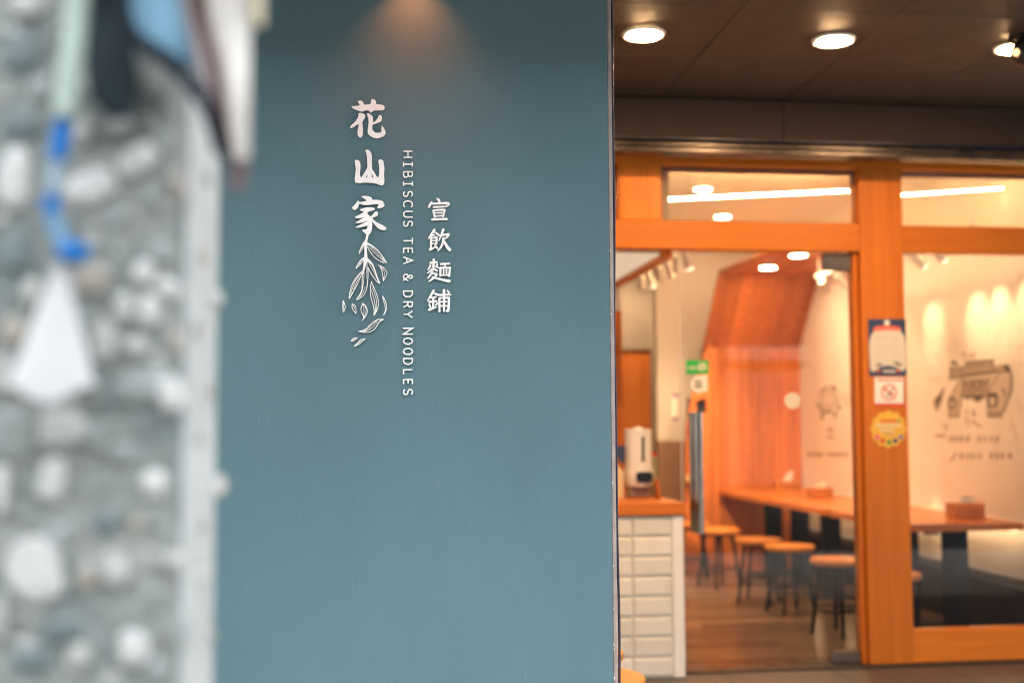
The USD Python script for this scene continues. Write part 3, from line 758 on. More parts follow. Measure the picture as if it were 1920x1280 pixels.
for x0, x1, z0, z1 in ((xs1, xp0, zb1, zh0), (xp1, 4.4, rz1, zh0), (.3, xs0, zb1, zh0)):
    part(frm, "frosted_film", box(x0 + .003, x1 - .003, YF + .0566, YF + .0572, z0 + .003, z1 - .003), FILM)
    pane = part(frm, "transom_glass", box(x0 + .002, x1 - .002, YF + .05, YF + .056, z0 + .002, z1 - .002), GLASS)
    part(pane, "glazing_bead", box(x0 + .001, x1 - .001, YF + .058, YF + .085, z1 - bead - .004, z1 - .001, .003), WOODX)
    part(pane, "glazing_bead", box(x0 + .001, x0 + bead, YF + .058, YF + .085, z0 + .001, z1 - bead - .005, .003), WOODZ)
    part(pane, "glazing_bead", box(x1 - bead, x1 - .001, YF + .058, YF + .085, z0 + .001, z1 - bead - .005, .003), WOODZ)
part(frm, "window_glass", box(xp1 + .002, 4.39, YF + .05, YF + .056, kz1 + .002, rz0 - .002), GLASS)

# frameless glass door
xd0, xd1 = fx(1277, 700, YF + .06), xj0 - .006
dr = thing("glass_door", "frameless glass door with steel corner fittings and a long pull handle", "door", ((xd0 + xd1) / 2, YF + .065, .012))
part(dr, "glass_pane", box(xd0, xd1, YF + .060, YF + .070, .022, zb0 - .012, .001), GLASS)
part(dr, "glass_edge", box(xd0 - .0045, xd0 - .0003, YF + .060, YF + .070, .022, zb0 - .012, .001), paint("glass_edge", (.62, .58, .50), .2, .05))
for py0, py1, px0 in ((473, 505, 1551), (1223, 1258, 1568)):
    z0, z1 = fz(1580, py1), min(fz(1580, py0), zb0 - .004)
    part(dr, "corner_fitting", box(fx(px0, (py0 + py1) / 2), xd1 + .003, YF + .052, YF + .078, max(z0, .014), z1, .004), STEEL)
for dy in (-.045, .045):
    hx = fx(1312, 880)
    z0, z1 = fz(1312, 1000), fz(1312, 772)
    Yh = YF + .065 + dy
    h = part(dr, "pull_handle", cyl([hx, Yh, z0], [hx, Yh, z1], .025, n=24), CHROME, smooth=40)
    for zz in (z0 + .09, z1 - .09):
        part(h, "standoff", cyl([hx, Yh, zz], [hx, YF + .065 + dy * .12, zz], .011), CHROME, smooth=40)

# ------------------------------------------------------------------ stickers
def flat(px_shape, Y, thick=.0008):
    return plate(px_shape, lambda u, v: at(u, v, Y), thick, OUT)


def txt(text, x0, y0, h, Y, thick=.0005, bold=True, width=None):
    """Lettering on a plane facing the street; x0, y0: lower left corner in the picture, h: height in pixels."""
    t = meshkit.text_mesh(text, 1.0, .01, bold)
    b = t.bounds
    k = h / 1.0
    kx = k if width is None else width / (b[1, 0] - b[0, 0])
    w = np.array([at(x0 + (q[0] - b[0, 0]) * kx, y0 - q[1] * k, Y) for q in np.array(t.vertices)])
    w[:, 1] = Y - thick * (np.array(t.vertices)[:, 2] / .01)
    r = trimesh.Trimesh(w, t.faces, process=False)
    if r.volume < 0:
        r.invert()
    return r


YD = YF + .0595
GREEN = paint("sticker_green", (.0, .35, .045), .4, .03)
PALE = paint("sticker_pale", (.66, .58, .44), .5, .03)
RED = paint("sticker_red", (.62, .03, .02), .5, .03)
CORAL = paint("sticker_coral", (.75, .14, .09), .5, .03)
SNAVY = paint("sticker_navy", (.022, .045, .11), .5, .03)
YEL = paint("sticker_yellow", (.72, .42, .05), .5, .03)
PINK, SGREEN, SBLUE = paint("sticker_pink", (.7, .07, .22), .5, .02), paint("sticker_leaf", (.05, .28, .06), .5, .02), paint("sticker_blue", (.03, .06, .2), .5, .02)
st = thing("green_payment_sticker", "green rectangular payment sticker with pale lettering on the glass door", "sticker", at(1307, 702, YD))
part(st, "card", flat(rect(1286, 675, 1329, 701, 1.5), YD, .0008), GREEN)
part(st, "lettering", txt("LINE", 1290, 693, 7, YD - .0009, width=15), PALE)
part(st, "logo_box", flat(rect(1308, 681, 1324, 694, 2), YD - .0009, .0004), PALE)
part(st, "logo_lettering", txt("Pay", 1309.5, 691, 8, YD - .0014, width=13), GREEN)
st = thing("round_notice_sticker", "round white sticker with dark characters below the green sticker on the door", "sticker", at(1310, 738, YD))
part(st, "disc", flat(Point(1311, 720).buffer(16, 12), YD), paint("sticker_white", (.70, .66, .58), .5, .03))
part(st, "corner_card", flat(rect(1315, 703, 1326, 734), YD + .002, .0008), PAPER)
for k, (a, b) in enumerate([((1304, 715), (1315, 715)), ((1304, 721), (1316, 721)), ((1306, 712), (1306, 726)), ((1312, 712), (1312, 726)), ((1304, 726), (1315, 726))]):
    part(st, "ink_stroke", flat(LineString([a, b]).buffer(1.1), YD - .0009 - k * .0001, .0004), INK)
st = thing("round_emblem_sticker", "pale round emblem sticker in the middle of the glass door", "sticker", at(1486, 766, YD))
part(st, "disc", flat(Point(1486, 751).buffer(15, 12), YD), PALE)
part(st, "ring", flat(Point(1486, 751).buffer(11, 12).difference(Point(1486, 751).buffer(10, 12)), YD - .0009, .0004), INKPALE)
part(st, "emblem", flat(unary_union([brush([(1480, 745, 2), (1486, 744, 2.5), (1493, 746, 2)]), brush([(1482, 750, 2), (1487, 751, 2), (1491, 750, 2)])]), YD - .0009, .0004), INKPALE)

YPO = YF - .005
st = thing("menu_poster", "navy poster with a pale jar shaped price list on the timber post", "poster", at(1663, 705, YPO))
part(st, "sheet", flat(Polygon([(1627, 598), (1698, 598), (1700, 704), (1630, 705)]), YPO, .0008), SNAVY)
jar = Polygon([(1633, 703), (1630, 660), (1630, 640), (1634, 626), (1643, 617), (1655, 613), (1675, 613), (1686, 617), (1694, 627), (1698, 641), (1699, 703)])
part(st, "jar", flat(Polygon(chaikin(jar.exterior.coords[:-1], 1)), YPO - .0009, .0004), paint("jar_pale", (.62, .56, .48), .5, .03))
part(st, "lid", flat(Polygon(chaikin([(1637, 617), (1640, 612), (1658, 610), (1676, 611), (1690, 614), (1688, 620), (1664, 618), (1640, 621)], 1)), YPO - .0014, .0004), CORAL)
part(st, "top_seal", flat(Point(1663, 605).buffer(5, 8), YPO - .0009, .0004), PAPER)
part(st, "hill", flat(Polygon(chaikin([(1634, 704.5), (1640, 695), (1652, 687), (1664, 685), (1678, 687), (1690, 694), (1698, 704)], 1)), YPO - .0014, .0004), SNAVY)
for k in range(9):
    y = 632 + k * 5.4
    part(st, "price_line", flat(rect(1642, y, 1642 + (8 if k % 3 else 24), y + 1.4), YPO - .0014, .0003), INKPALE)
    part(st, "price", flat(rect(1682 - (4 if k % 2 else 10), y, 1687, y + 1.4), YPO - .0014, .0003), INKPALE)
part(st, "title", flat(unary_union([rect(1656 + i * 6, 693, 1660 + i * 6, 698).difference(rect(1657 + i * 6, 694.5, 1659 + i * 6, 696)) for i in range(4)]), YPO - .0019, .0003), PAPER)
for x in (1647, 1684):
    part(st, "red_seal", flat(Point(x, 695).buffer(3, 6), YPO - .0019, .0003), CORAL)
for pts in ([(1642, 683), (1652, 680), (1654, 684), (1644, 687)], [(1677, 677), (1690, 682), (1689, 687), (1677, 682)]):
    part(st, "ink_mark", flat(Polygon(pts), YPO - .0014, .0003), INK)
st = thing("no_smoking_sign", "white sign with a red crossed circle against smoking on the timber post", "sign", at(1667, 760, YPO))
part(st, "sheet", flat(rect(1640, 707, 1694, 756), YPO), PAPER)
part(st, "red_footer", flat(rect(1641, 756, 1694, 761), YPO), RED)
part(st, "heading", flat(unary_union([rect(1645 + i * 6, 709.5, 1649.5 + i * 6, 714.5).difference(rect(1646 + i * 6, 711, 1648 + i * 6, 712)) for i in range(8)]), YPO - .0009, .0003), CORAL)
ring = Point(1667, 735).buffer(15, 14).difference(Point(1667, 735).buffer(12, 14))
part(st, "cigarette", flat(unary_union([brush([(1659, 730, 4), (1672, 736, 4)]), brush([(1663, 741, 3), (1672, 740, 3)]), brush([(1672, 729, 2), (1675, 727, 3)])]), YPO - .0009, .0003), INK)
part(st, "prohibition_ring", flat(unary_union([ring, LineString([(1657, 725), (1677, 745)]).buffer(1.6)]), YPO - .0013, .0003), CORAL)
part(st, "small_print", flat(rect(1652, 751.5, 1682, 753), YPO - .0009, .0003), INKPALE)
st = thing("yellow_badge_sticker", "yellow scalloped badge sticker with coloured dots low on the timber post", "sticker", at(1666, 838, YPO))
sc_ = Polygon([(1666 + (33 + 1.6 * math.cos(12 * a)) * math.cos(a), 804 + (34 + 1.6 * math.cos(12 * a)) * math.sin(a)) for a in np.linspace(0, 2 * math.pi, 96, endpoint=False)])
part(st, "badge", flat(sc_, YPO), YEL)
for x, y, mm in ((1645, 819, PINK), (1655, 826, RED), (1667, 829, SGREEN), (1679, 826, SBLUE), (1689, 819, paint("sticker_violet", (.2, .15, .35), .5, .02))):
    part(st, "dot", flat(Point(x, y).buffer(4.6, 8), YPO - .0009, .0003), mm)
part(st, "red_line", flat(rect(1651, 787, 1681, 790.5), YPO - .0009, .0003), RED)
part(st, "green_line", flat(rect(1681.5, 787, 1689, 790.5), YPO - .0009, .0003), SGREEN)
part(st, "pale_lines", flat(unary_union([rect(1642 + i * 7, 794, 1647 + i * 7, 800) for i in range(7)] + [rect(1650 + i * 7, 803, 1655 + i * 7, 808) for i in range(4)]), YPO - .0009, .0003), PALE)
part(st, "small_lines", flat(unary_union([rect(1654, 811, 1672, 812.5), rect(1660, 814.5, 1680, 816)]), YPO - .0009, .0003), INKMID)

# ------------------------------------------------------------------ the room
YB, ZI = 10.1, 3.02
XW = at(1501, 760, YB)[0]
yx = lambda px, X, py=700: ray(px, py)[1] * X / ray(px, py)[0]     # depth at which a line along the shop at X shows in a picture column
ZT = .70
fr = setting("shop_floor", (2.2, 8, 0))
part(fr, "underlay", box(-1.0, XW, YF + .14, 12.4, -.03, -.006), GROUT)
k = 0
for j in range(26):
    y0 = YF + .145 + j * .16
    x0 = 1.1 - (j * .37) % 1.2
    while x0 < XW - .02:
        xa, xb = max(x0, 1.1), min(x0 + 1.2, XW)
        if xb - xa > .05:
            part(fr, "floor_board", box(xa + .0015, xb - .0015, y0 + .0015, y0 + .1585, -.008, RNG.uniform(-.0005, .0005), .0012), FLOORV[int(RNG.integers(3))])
        x0 += 1.2
solo("room_ceiling", box(-1.0, XW + .2, YF + .21, 12.4, ZI, ZI + .08), CREAM, kind="structure")
zs = atx(1717, 1036, XW)[2]
rw = setting("right_wall", (XW + .05, 8, 0))
part(rw, "plaster", box(XW, XW + .12, YF + .125, 12.4, zs, ZI), WHITEWALL)
part(rw, "wainscot", box(XW - .03, XW + .12, YF + .125, YB, 0, zs - .062, .003), DARKBASE)
part(rw, "wainscot_cap", box(XW - .045, XW - .0005, YF + .125, YB, zs - .060, zs, .005), CAP)
solo("rear_wall", box(-1.0, XW + .12, 12.401, 12.5, 0, ZI), TAUPE, kind="structure")
solo("left_wall", box(-1.1, -1.0, YF + .14, 12.4, 0, ZI), WHITEWALL, kind="structure")

# timber niche: back boards, sloping boards, ceiling boards
XN = at(1328, 780, YB)[0]
z1_, z2_ = at(1420, 653, YB)[2], at(1440, 515, 9.6)[2]
nc = setting("timber_niche", ((XN + XW) / 2, YB, 0))
NB = 9
w = (XW - XN) / NB
for i in range(NB):
    a, b = XN + i * w + .0012, XN + (i + 1) * w - .0012
    part(nc, "back_board", box(a, b, YB, YB + .03, 0.0, z1_, .002), PLANKZ)
    part(nc, "sloping_board", to_tm(m3.Manifold.hull_points(np.array([(x, y, z) for x in (a, b) for y, z in ((YB, z1_ + .001), (YB + .03, z1_ + .012), (9.6, z2_ - .001), (9.6, z2_ + .03))]))), PLANKZ)
    part(nc, "ceiling_board", box(a, b, 7.95, 9.599, z2_, z2_ + .03, .002), PLANKY)
part(nc, "side_cheek", to_tm(m3.Manifold.hull_points(np.array([(x, y, z) for x in (XN - .05, XN - .0005) for y, z in ((YB + .02, 0), (YB - .03, 0), (YB - .03, z1_), (YB + .02, z1_)) ]))), PLANKZ)
part(nc, "sloping_edge", to_tm(m3.Manifold.hull_points(np.array([(x, y, z) for x in (XN - .035, XN - .0005) for y, z in ((YB, z1_ + .001), (YB + .03, z1_ + .012), (9.6, z2_ - .001), (9.6, z2_ + .03))]))), PLANKZ)
part(nc, "ceiling_edge", box(XN - .035, XN - .0005, 7.95, 9.599, z2_ - .002, z2_ + .032, .003), PLANKY)
ndl = None
NLM = lamp("niche_glow", (1.0, .64, .33), 47.0)
for px, py, lab in ((1440, 501, "lit round downlight farther back in the timber niche ceiling"), (1497, 478, "lit round downlight nearer the door in the timber niche ceiling")):
    c = atz(px, py, z2_)
    if ndl is None:
        ndl = thing("niche_downlight", lab, "downlight", (c[0], c[1], z2_), group="small downlights of the room")
        part(ndl, "trim_ring", lathe([(.062, -.006), (.075, -.006), (.08, -.001), (.062, -.001)], (c[0], c[1], z2_), 28), PLASTIC, smooth=30)
        part(ndl, "diffuser", lathe([(0, -.009), (.045, -.008), (.0615, -.005), (.0615, -.001), (0, -.001)], (c[0], c[1], z2_), 28), NLM, smooth=30)
    else:
        dup(ndl, (c[0], c[1], z2_), 0, lab)
cc = atz(1355, 406, ZI)
dup(ndl, (cc[0], cc[1], ZI), 0, "lit round downlight low in the left transom pane, in the cream room ceiling")
cc = atz(1318, 354, ZI)
dup(ndl, (cc[0], cc[1], ZI), 0, "lit round downlight beside the glowing tube behind the left transom pane")
dup(ndl, (2.45, 11.05, ZI), 0, "lit round downlight in front of the far wooden door, hidden above the door bar")

# grey wall and far wall left of the niche
YG, YL = 10.35, 11.7
gx0 = at(1232, 700, YG)[0]
gw = setting("grey_back_wall", ((gx0 + XN) / 2, YG, 0))
part(gw, "plaster", box(gx0, XW, YG, YG + .1, at(1270, 826, YG)[2], ZI), GREYWALL)
part(gw, "dado", box(gx0, XW, YG - .004, YG + .1, 0, at(1270, 826, YG)[2] - .001), BROWNLOW)
part(gw, "return", box(3.02, 3.12, YG + .101, YL, 0, ZI), TAUPE)
fwl = setting("far_wall", (1.5, YL, 0))
dx0, dx1 = at(1150, 760, YL)[0], at(1222, 760, YL)[0]
dz1 = at(1190, 655, YL)[2]
part(fwl, "plaster", box(-1, dx0 - .001, YL, YL + .1, 0, ZI), TAUPE)
part(fwl, "plaster", box(dx0, 3.12, YL, YL + .1, dz1 + .03, ZI), TAUPE)
part(fwl, "plaster", box(dx1 + .031, 3.12, YL, YL + .1, 0, dz1 + .029), TAUPE)
fd = thing("wooden_door", "plain orange wooden door in the far taupe wall", "door", ((dx0 + dx1) / 2, YL + .04, 0))
part(fd, "leaf", box(dx0 + .002, dx1 - .002, YL + .03, YL + .07, .005, dz1 - .004, .002), PLANKZ)
part(fd, "frame_head", box(dx0, dx1 + .03, YL - .01, YL + .08, dz1, dz1 + .029, .002), TAUPE)
part(fd, "frame_side", box(dx1 + .001, dx1 + .030, YL - .01, YL + .08, .0, dz1 - .001, .002), TAUPE)
c = at(1268, 765, YG - .002)
nt = thing("wall_notice", "small white notice with violet ends on the grey back wall", "notice", c)
part(nt, "sheet", flat(rect(1260, 740, 1270, 786), YG - .002, .001), PAPER)
part(nt, "violet_end", flat(rect(1261, 738, 1271, 745), YG - .0032, .001), paint("violet_print", (.25, .12, .32), .5, .02))
part(nt, "violet_end", flat(rect(1261, 781, 1271, 788), YG - .0032, .001), paint("violet_print_b", (.25, .12, .32), .5, .02))

# wooden partition with shelf at the foot of the niche
YS = 10.02
q = lambda px, py: at(px, py, YS)
wp = thing("wooden_partition", "orange wooden partition with slanted front edge and a pale shelf behind the door handle", "partition", q(1305, 1100))
part(wp, "panel", plate(Polygon([(1330, 640), (1318, 668), (1296, 742), (1285, 800), (1283, 1085), (1331, 1085), (1331, 640)]).difference(Polygon([(1301, 752), (1322, 745), (1324, 772), (1304, 778)])).difference(Polygon([(1291, 815), (1306, 800), (1306, 880), (1290, 880)])), lambda u, v: at(u, v, YS), .04, OUT), PLANKZ)
part(wp, "shelf", box(q(1281, 895)[0], q(1306, 895)[0], YS - .14, YS - .041, q(1290, 903)[2], q(1290, 890)[2], .004), paint("pale_shelf", (.70, .45, .22), .5, .05))
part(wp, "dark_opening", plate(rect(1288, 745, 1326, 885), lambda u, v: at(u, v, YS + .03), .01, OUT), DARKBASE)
j = at(1296, 800, YS - .09)
solo("orange_pot", lathe([(0, 0), (.03, 0), (.045, .03), (.045, .06), (.03, .075), (0, .077)], at(1296, 812, YS - .09), 20), paint("orange_pot", (.62, .14, .05), .4, .08), "small orange pot on the wooden partition beside the door handle", "pot", smooth=40)

# kitchen bulkhead over the counter: cream soffit edged with timber
zk = 2.2
xk = atz(1215, 500, zk)[0]
yk1 = atz(1160, 528, zk)[1]
kb = setting("kitchen_bulkhead", (xk - .5, 7, zk))
part(kb, "soffit", box(-.9, xk - .06, YF + .16, yk1 + .6, zk + .004, ZI - .001), CREAM)
part(kb, "edge_beam", box(xk - .059, xk, YF + .16, yk1, zk - .03, zk + .10, .003), WOODX)
part(kb, "face_board", box(xk - .058, xk - .012, YF + .16, yk1 + .6, zk + .101, ZI - .001), TAUPE)
px0_, px1_ = at(1150, 700, yk1)[0], at(1165, 700, yk1)[0]
part(kb, "timber_post", box(px0_ - .03, px1_, yk1 - .03, yk1 + .04, 0, at(1158, 583, yk1)[2], .003), WOODZ)
part(kb, "post_top", box(px0_ - .03, px1_, yk1 - .03, yk1 + .04, at(1158, 583, yk1)[2] + .001, zk - .031, .003), CREAM)

lb = thing("menu_lightbox", "added cream panel glowing in place of a lit soffit above the counter", "added glow", (xk - .4, 7, zk))
part(lb, "panel", box(xk - .85, xk - .062, YF + .2, yk1 - .05, zk - .006, zk + .003, .001), lamp("panel_glow", (1.0, .70, .46), .085))  # added glow in place of light falling on the cream soffit

# linear lamps near the ceiling, behind the transoms
LED = lamp("led_glow", (1.0, .64, .30), 50.0)
LED2 = lamp("led_glow_short", (1.0, .60, .27), 12.0)
for (pa, pb, Y, lab) in (((1252, 374), (1606, 357), 7.6, "long slim glowing lamp tube behind the left transom pane"), ((1690, 366), (1880, 353), 6.6, "shorter slim glowing lamp tube behind the right transom pane")):
    a, b = at(*pa, Y), at(*pb, Y)
    lt = thing("linear_lamp", lab, "lamp", tuple((a + b) / 2), group=None)
    part(lt, "glowing_tube", tube(np.linspace(a, b, 8), .0042), LED if pa[0] < 1500 else LED2, smooth=True)
    for q_, e in ((a, -1), (b, 1)):
        part(lt, "end_cap", cyl(q_, q_ + [e * .02, 0, 0], .0085, n=12), PLASTIC)
    for t in (.15, .85):
        c = a * (1 - t) + b * t
        part(lt, "hanging_wire", cyl(c + [0, 0, .03], [c[0], c[1], ZI], .0015, n=6), STEEL)

# ------------------------------------------------------------------ track lights
def head(parent, c, aim, m):
    """A white tube spot on a short stem: c is the top of the stem."""
    c = np.array(c, float); aim = np.array(aim, float); aim /= np.linalg.norm(aim)
    p = c + [0, 0, -.07]
    part(parent, "stem", cyl(c, p + [0, 0, .012], .009, n=10), PLASTIC, smooth=40)
    part(parent, "can", cyl(p - aim * .045, p + aim * .085, .023, .026, 20), PLASTIC, smooth=40)
    part(parent, "lit_lens", cyl(p + aim * .0855, p + aim * .088, .022, .022, 18), m)
    return p + aim * .10


SPOT = lamp("spot_glow", (1.0, .78, .5), 1.6)
nspot = [0]


def spot(p, aim, power, cone, soft=.7, col=WARM):
    l = UsdLux.SphereLight.Define(stage, f"/World/lamp_light_{nspot[0]:03d}")
    nspot[0] += 1
    l.CreateRadiusAttr(.008); l.CreateNormalizeAttr(True); l.CreateIntensityAttr(power); l.CreateColorAttr(Gf.Vec3f(*col))
    s_ = UsdLux.ShapingAPI.Apply(l.GetPrim())
    s_.CreateShapingConeAngleAttr(cone); s_.CreateShapingConeSoftnessAttr(soft)
    d = -np.array(aim, float) / np.linalg.norm(aim)
    x = np.cross([0, 1.0, .01], d); x /= np.linalg.norm(x)
    m = np.eye(4); m[0, :3], m[1, :3], m[2, :3], m[3, :3] = x, np.cross(d, x), d, p
    UsdGeom.Xformable(l).AddTransformOp().Set(Gf.Matrix4d(*m.ravel().tolist()))


PW = 0.92
zt = z2_ - .13
tr = thing("track_rail", "white lighting track along the right wall under the timber niche ceiling", "track", (XW - .42, 7.6, zt))
YT1 = yx(1549, XW - .42) + .15
part(tr, "rail", box(XW - .435, XW - .405, 6.25, YT1, zt - .022, zt, .002), PLASTIC)
for y in (8.0, YT1 - .05):
    part(tr, "suspension_rod", cyl([XW - .42, y, zt], [XW - .42, y, z2_], .004, n=8), PLASTIC)
for y in (6.4, 7.4):
    part(tr, "suspension_rod", cyl([XW - .42, y, zt], [XW - .42, y, ZI], .004, n=8), PLASTIC)
for k, (Y, pw) in enumerate([(yx(1935, XW), .9), (yx(1882, XW), 1.0), (yx(1840, XW), .9), (yx(1755, XW), .8), (yx(1580, XW - .42), .25), (yx(1549, XW - .42), .6)]):
    c = (XW - .42, Y, zt - .023)
    th = thing("track_spotlight", f"white tube spotlight, {('first', 'second', 'third', 'fourth', 'fifth', 'sixth and rearmost')[k]} from the street on the right wall track", "spotlight", c, group="spotlights on the right wall track")
    aim = np.array([.50, .36 if k == 5 else 0.02, -.46])
    p = head(th, c, aim, SPOT)
    spot(p, aim, PW * pw * .8, 24, 1.0)
zt2 = 2.42
xt2 = atz(1235, 488, zt2)[0]
ya, yb = atz(1285, 470, zt2)[1] - .5, atz(1193, 510, zt2)[1] + .1
spot((2.40, 10.75, ZI - .06), np.array([.28, .85, -1.25]), PW * 3.2, 45)      # added spot without a fitting, brightens the far door
tr2 = thing("track_rail", "white lighting track above the walkway beside the kitchen beam", "track", (xt2, (ya + yb) / 2, zt2))
part(tr2, "rail", box(xt2 - .015, xt2 + .015, ya, yb, zt2, zt2 + .022, .002), PLASTIC)
for t in (.1, .9):
    part(tr2, "suspension_rod", cyl([xt2, ya + (yb - ya) * t, zt2 + .022], [xt2, ya + (yb - ya) * t, ZI], .004, n=8), PLASTIC)
for k, px in enumerate((1203, 1217, 1236, 1252, 1268, 1286)):
    d = ray(px, 505); Y = d[1] * (xt2 - EYE[0]) / d[0]
    c = (xt2, Y, zt2 - .001)
    th = thing("track_spotlight", f"white tube spotlight, {('rearmost', 'second', 'third', 'fourth', 'fifth', 'sixth')[k]} from the back on the walkway track", "spotlight", c, group="spotlights on the walkway track")
    aim = np.array([.22, .75, -.62]) if k in (0, 2, 4) else np.array([.36, .22, -.86])
    p = head(th, c, aim, SPOT if k in (0, 1, 5) else PLASTIC)
    spot(p, aim, PW * 3.6, 30) if k in (0, 2, 4) else spot(p, aim, PW * 1.6, 40)

# ------------------------------------------------------------------ mural on the white wall
mu = thing("wall_mural", "dark drawing of an old house with bottles above handwriting on the white wall", "mural", tuple(atx(1835, 870, XW)))
def ink(g, m, lift, name):
    part(mu, name, plate(g.simplify(.15), lambda u, v: atx(u, v, XW - .0006 * lift), .0005, (-1, 0, 0)), m)
def cr(*pts):      # tracing coordinates -> picture
    return [(1700 + x * 220 / 1173, 640 + y * 240 / 1280) for x, y in pts]
LN = lambda pts, w=1.1: LineString(cr(*pts)).buffer(w, 4)
ink(Polygon(cr((440, 260), (580, 245), (590, 205), (870, 185), (870, 235), (1000, 225), (1030, 300), (960, 400), (900, 480), (800, 560), (560, 560), (560, 400), (430, 370))), INKPALE, 1, "house_wash")
ink(Polygon(cr((585, 215), (860, 190), (865, 300), (580, 335))), INKMID, 2, "main_roof")
ink(Polygon(cr((445, 265), (570, 245), (565, 340), (440, 355))), INKMID, 2, "side_roof")
ink(Polygon(cr((870, 245), (1005, 230), (1030, 290), (880, 310))), INKMID, 2, "side_roof")
ink(Polygon(cr((565, 390), (800, 365), (840, 370), (800, 540), (570, 545))), INKMID, 2, "house_front")
ink(Polygon(cr((655, 385), (745, 380), (750, 460), (660, 465))).difference(Polygon(cr((675, 400), (730, 396), (732, 450), (678, 452)))), INK, 3, "doorway")
ink(unary_union([LN([(580, 400), (645, 395)], .8), LN([(580, 430), (645, 427)], .8), LN([(585, 460), (645, 458)], .8), LN([(765, 400), (820, 395)], .8), LN([(765, 430), (815, 427)], .8), LN([(600, 500), (800, 490)], .8)]), INK, 3, "window_lines")
ink(Polygon(cr((575, 540), (780, 530), (780, 560), (720, 600), (690, 605), (670, 565), (580, 575))), INK, 3, "front_steps")
ink(Polygon(cr((430, 560), (520, 400), (570, 400), (560, 560), (520, 750), (425, 755), (412, 580))), INKPALE, 2, "left_tower")
ink(Polygon(cr((415, 575), (440, 555), (480, 555), (497, 580), (495, 670), (430, 680))).difference(Polygon(cr((435, 590), (475, 585), (478, 655), (440, 660)))), INK, 3, "left_bottle")
ink(unary_union([LN([(430, 700), (515, 698)], 1), LN([(430, 725), (515, 722)], 1), LN([(430, 748), (515, 746)], 1.2)]), INKMID, 3, "left_bands")
ink(Polygon(cr((810, 520), (920, 330), (1030, 300), (1050, 440), (1020, 560), (940, 750), (815, 755), (800, 560))), INKPALE, 2, "right_tower")
ink(Polygon(cr((800, 540), (825, 510), (890, 510), (915, 540), (910, 640), (890, 660), (820, 660))).difference(Polygon(cr((825, 560), (885, 556), (885, 635), (830, 638)))), INK, 3, "right_bottle")
ink(Polygon(cr((810, 690), (935, 685), (930, 750), (815, 755))), INKMID, 3, "right_base")
ink(unary_union([LN([(440, 265), (870, 225)], .7), LN([(565, 250), (560, 560)], .7), LN([(520, 400), (430, 560)], .8), LN([(570, 400), (520, 750)], .9), LN([(425, 755), (520, 750)], 1.0), LN([(415, 580), (425, 755)], .8), LN([(920, 330), (810, 520)], .9), LN([(1025, 560), (940, 750)], 1.1), LN([(815, 755), (940, 750)], 1.1), LN([(800, 560), (815, 755)], .9), LN([(865, 190), (870, 310)], .8), LN([(580, 335), (870, 300)], 1.0)]), INK, 4, "outline")
ink(unary_union([LN([(430, 370), (860, 310), (1030, 300)], 1.4), LN([(590, 205), (870, 185)], 1.6), LN([(440, 240), (430, 380)], 1.2), LN([(1010, 235), (1050, 340), (1050, 470), (1030, 545)], 1.6), LN([(985, 250), (1020, 270), (1010, 290)], 4), LN([(455, 205), (495, 225)], 3), LN([(960, 470), (990, 540)], 1.4)]), INK, 4, "outline")
ink(Polygon(cr((370, 470), (355, 560), (340, 620), (300, 690), (260, 610), (290, 560), (330, 520))), INKMID, 1, "leaf_spray")
ink(unary_union([LN([(370, 475), (330, 560), (300, 680)], 2.0), LN([(330, 550), (275, 605)], 1.6), LN([(345, 560), (320, 630)], 1.6)]), INK, 2, "leaf_spray")
ink(unary_union([Polygon(cr((590, 700), (600, 680), (620, 690), (625, 710), (600, 715))), LN([(665, 690), (675, 745)], 2.4), LN([(600, 740), (590, 790), (640, 780)], 1.0), LN([(600, 825), (630, 830)], 1.4), LN([(660, 800), (735, 845)], 2.0)]), INKMID, 1, "small_figure_marks")
ink(unary_union([LN([(355, 820), (400, 860)], 1), LN([(415, 820), (375, 900)], 1), LN([(300, 940), (385, 945)], 2.4)]), INKMID, 1, "sprig")
ink(unary_union([LN([(275, 120), (310, 165)], .8), LN([(405, 60), (425, 115)], .8), LN([(235, 395), (350, 355)], .9), LN([(1020, 40), (1030, 10)], .9), LN([(1120, 80), (1170, 30)], 1.1), LN([(1135, 230), (1170, 230)], 1), LN([(1100, 570), (1150, 700)], 1.0), LN([(1040, 760), (1110, 1000)], .9), LN([(1150, 440), (1180, 470)], 1), LN([(560, -140), (575, -60)], .8), LN([(820, -180), (815, -60)], .8)]), INKPALE, 1, "rays")
rs_ = np.random.default_rng(3)
def scribble(x, y, w, h):
    """One blurred hand written character."""
    out = []
    for k in range(3):
        yy = y + h * (.15 + .33 * k); out.append(LineString([(x + w * rs_.uniform(0, .2), yy), (x + w * rs_.uniform(.75, 1), yy - h * .04)]).buffer(.9))
    for k in range(2):
        xx = x + w * rs_.uniform(.2, .8); out.append(LineString([(xx, y), (xx + rs_.uniform(-1, 1), y + h)]).buffer(.9))
    return unary_union(out)
for xs_, y in (((425, 475, 530, 590, 700, 760, 820, 885), 945), ((530, 590, 645, 705, 825, 885, 940, 1010), 1115)):
    for x in xs_:
        p_ = cr((x, y))[0]
        ink(scribble(p_[0], p_[1], 8, 11), INKMID, 1, "written_character")
ink(unary_union([brush([(*p, w) for p, w in zip(cr((450, 1180), (480, 1140), (500, 1110)), (4, 3, 2))])]), INKMID, 1, "written_stroke")
for k, (g, x) in enumerate(((G_HUA, 540), (G_SHAN, 600), (G_JIA, 640))):
    p_ = cr((x, 95))[0]
    part(mu, "title_character", plate(shapely.affinity.affine_transform(g.simplify(12), [.0092, 0, 0, .0125, p_[0], p_[1]]), lambda u, v: atx(u, v, XW - .0006), .0005, (-1, 0, 0)), INKMID)

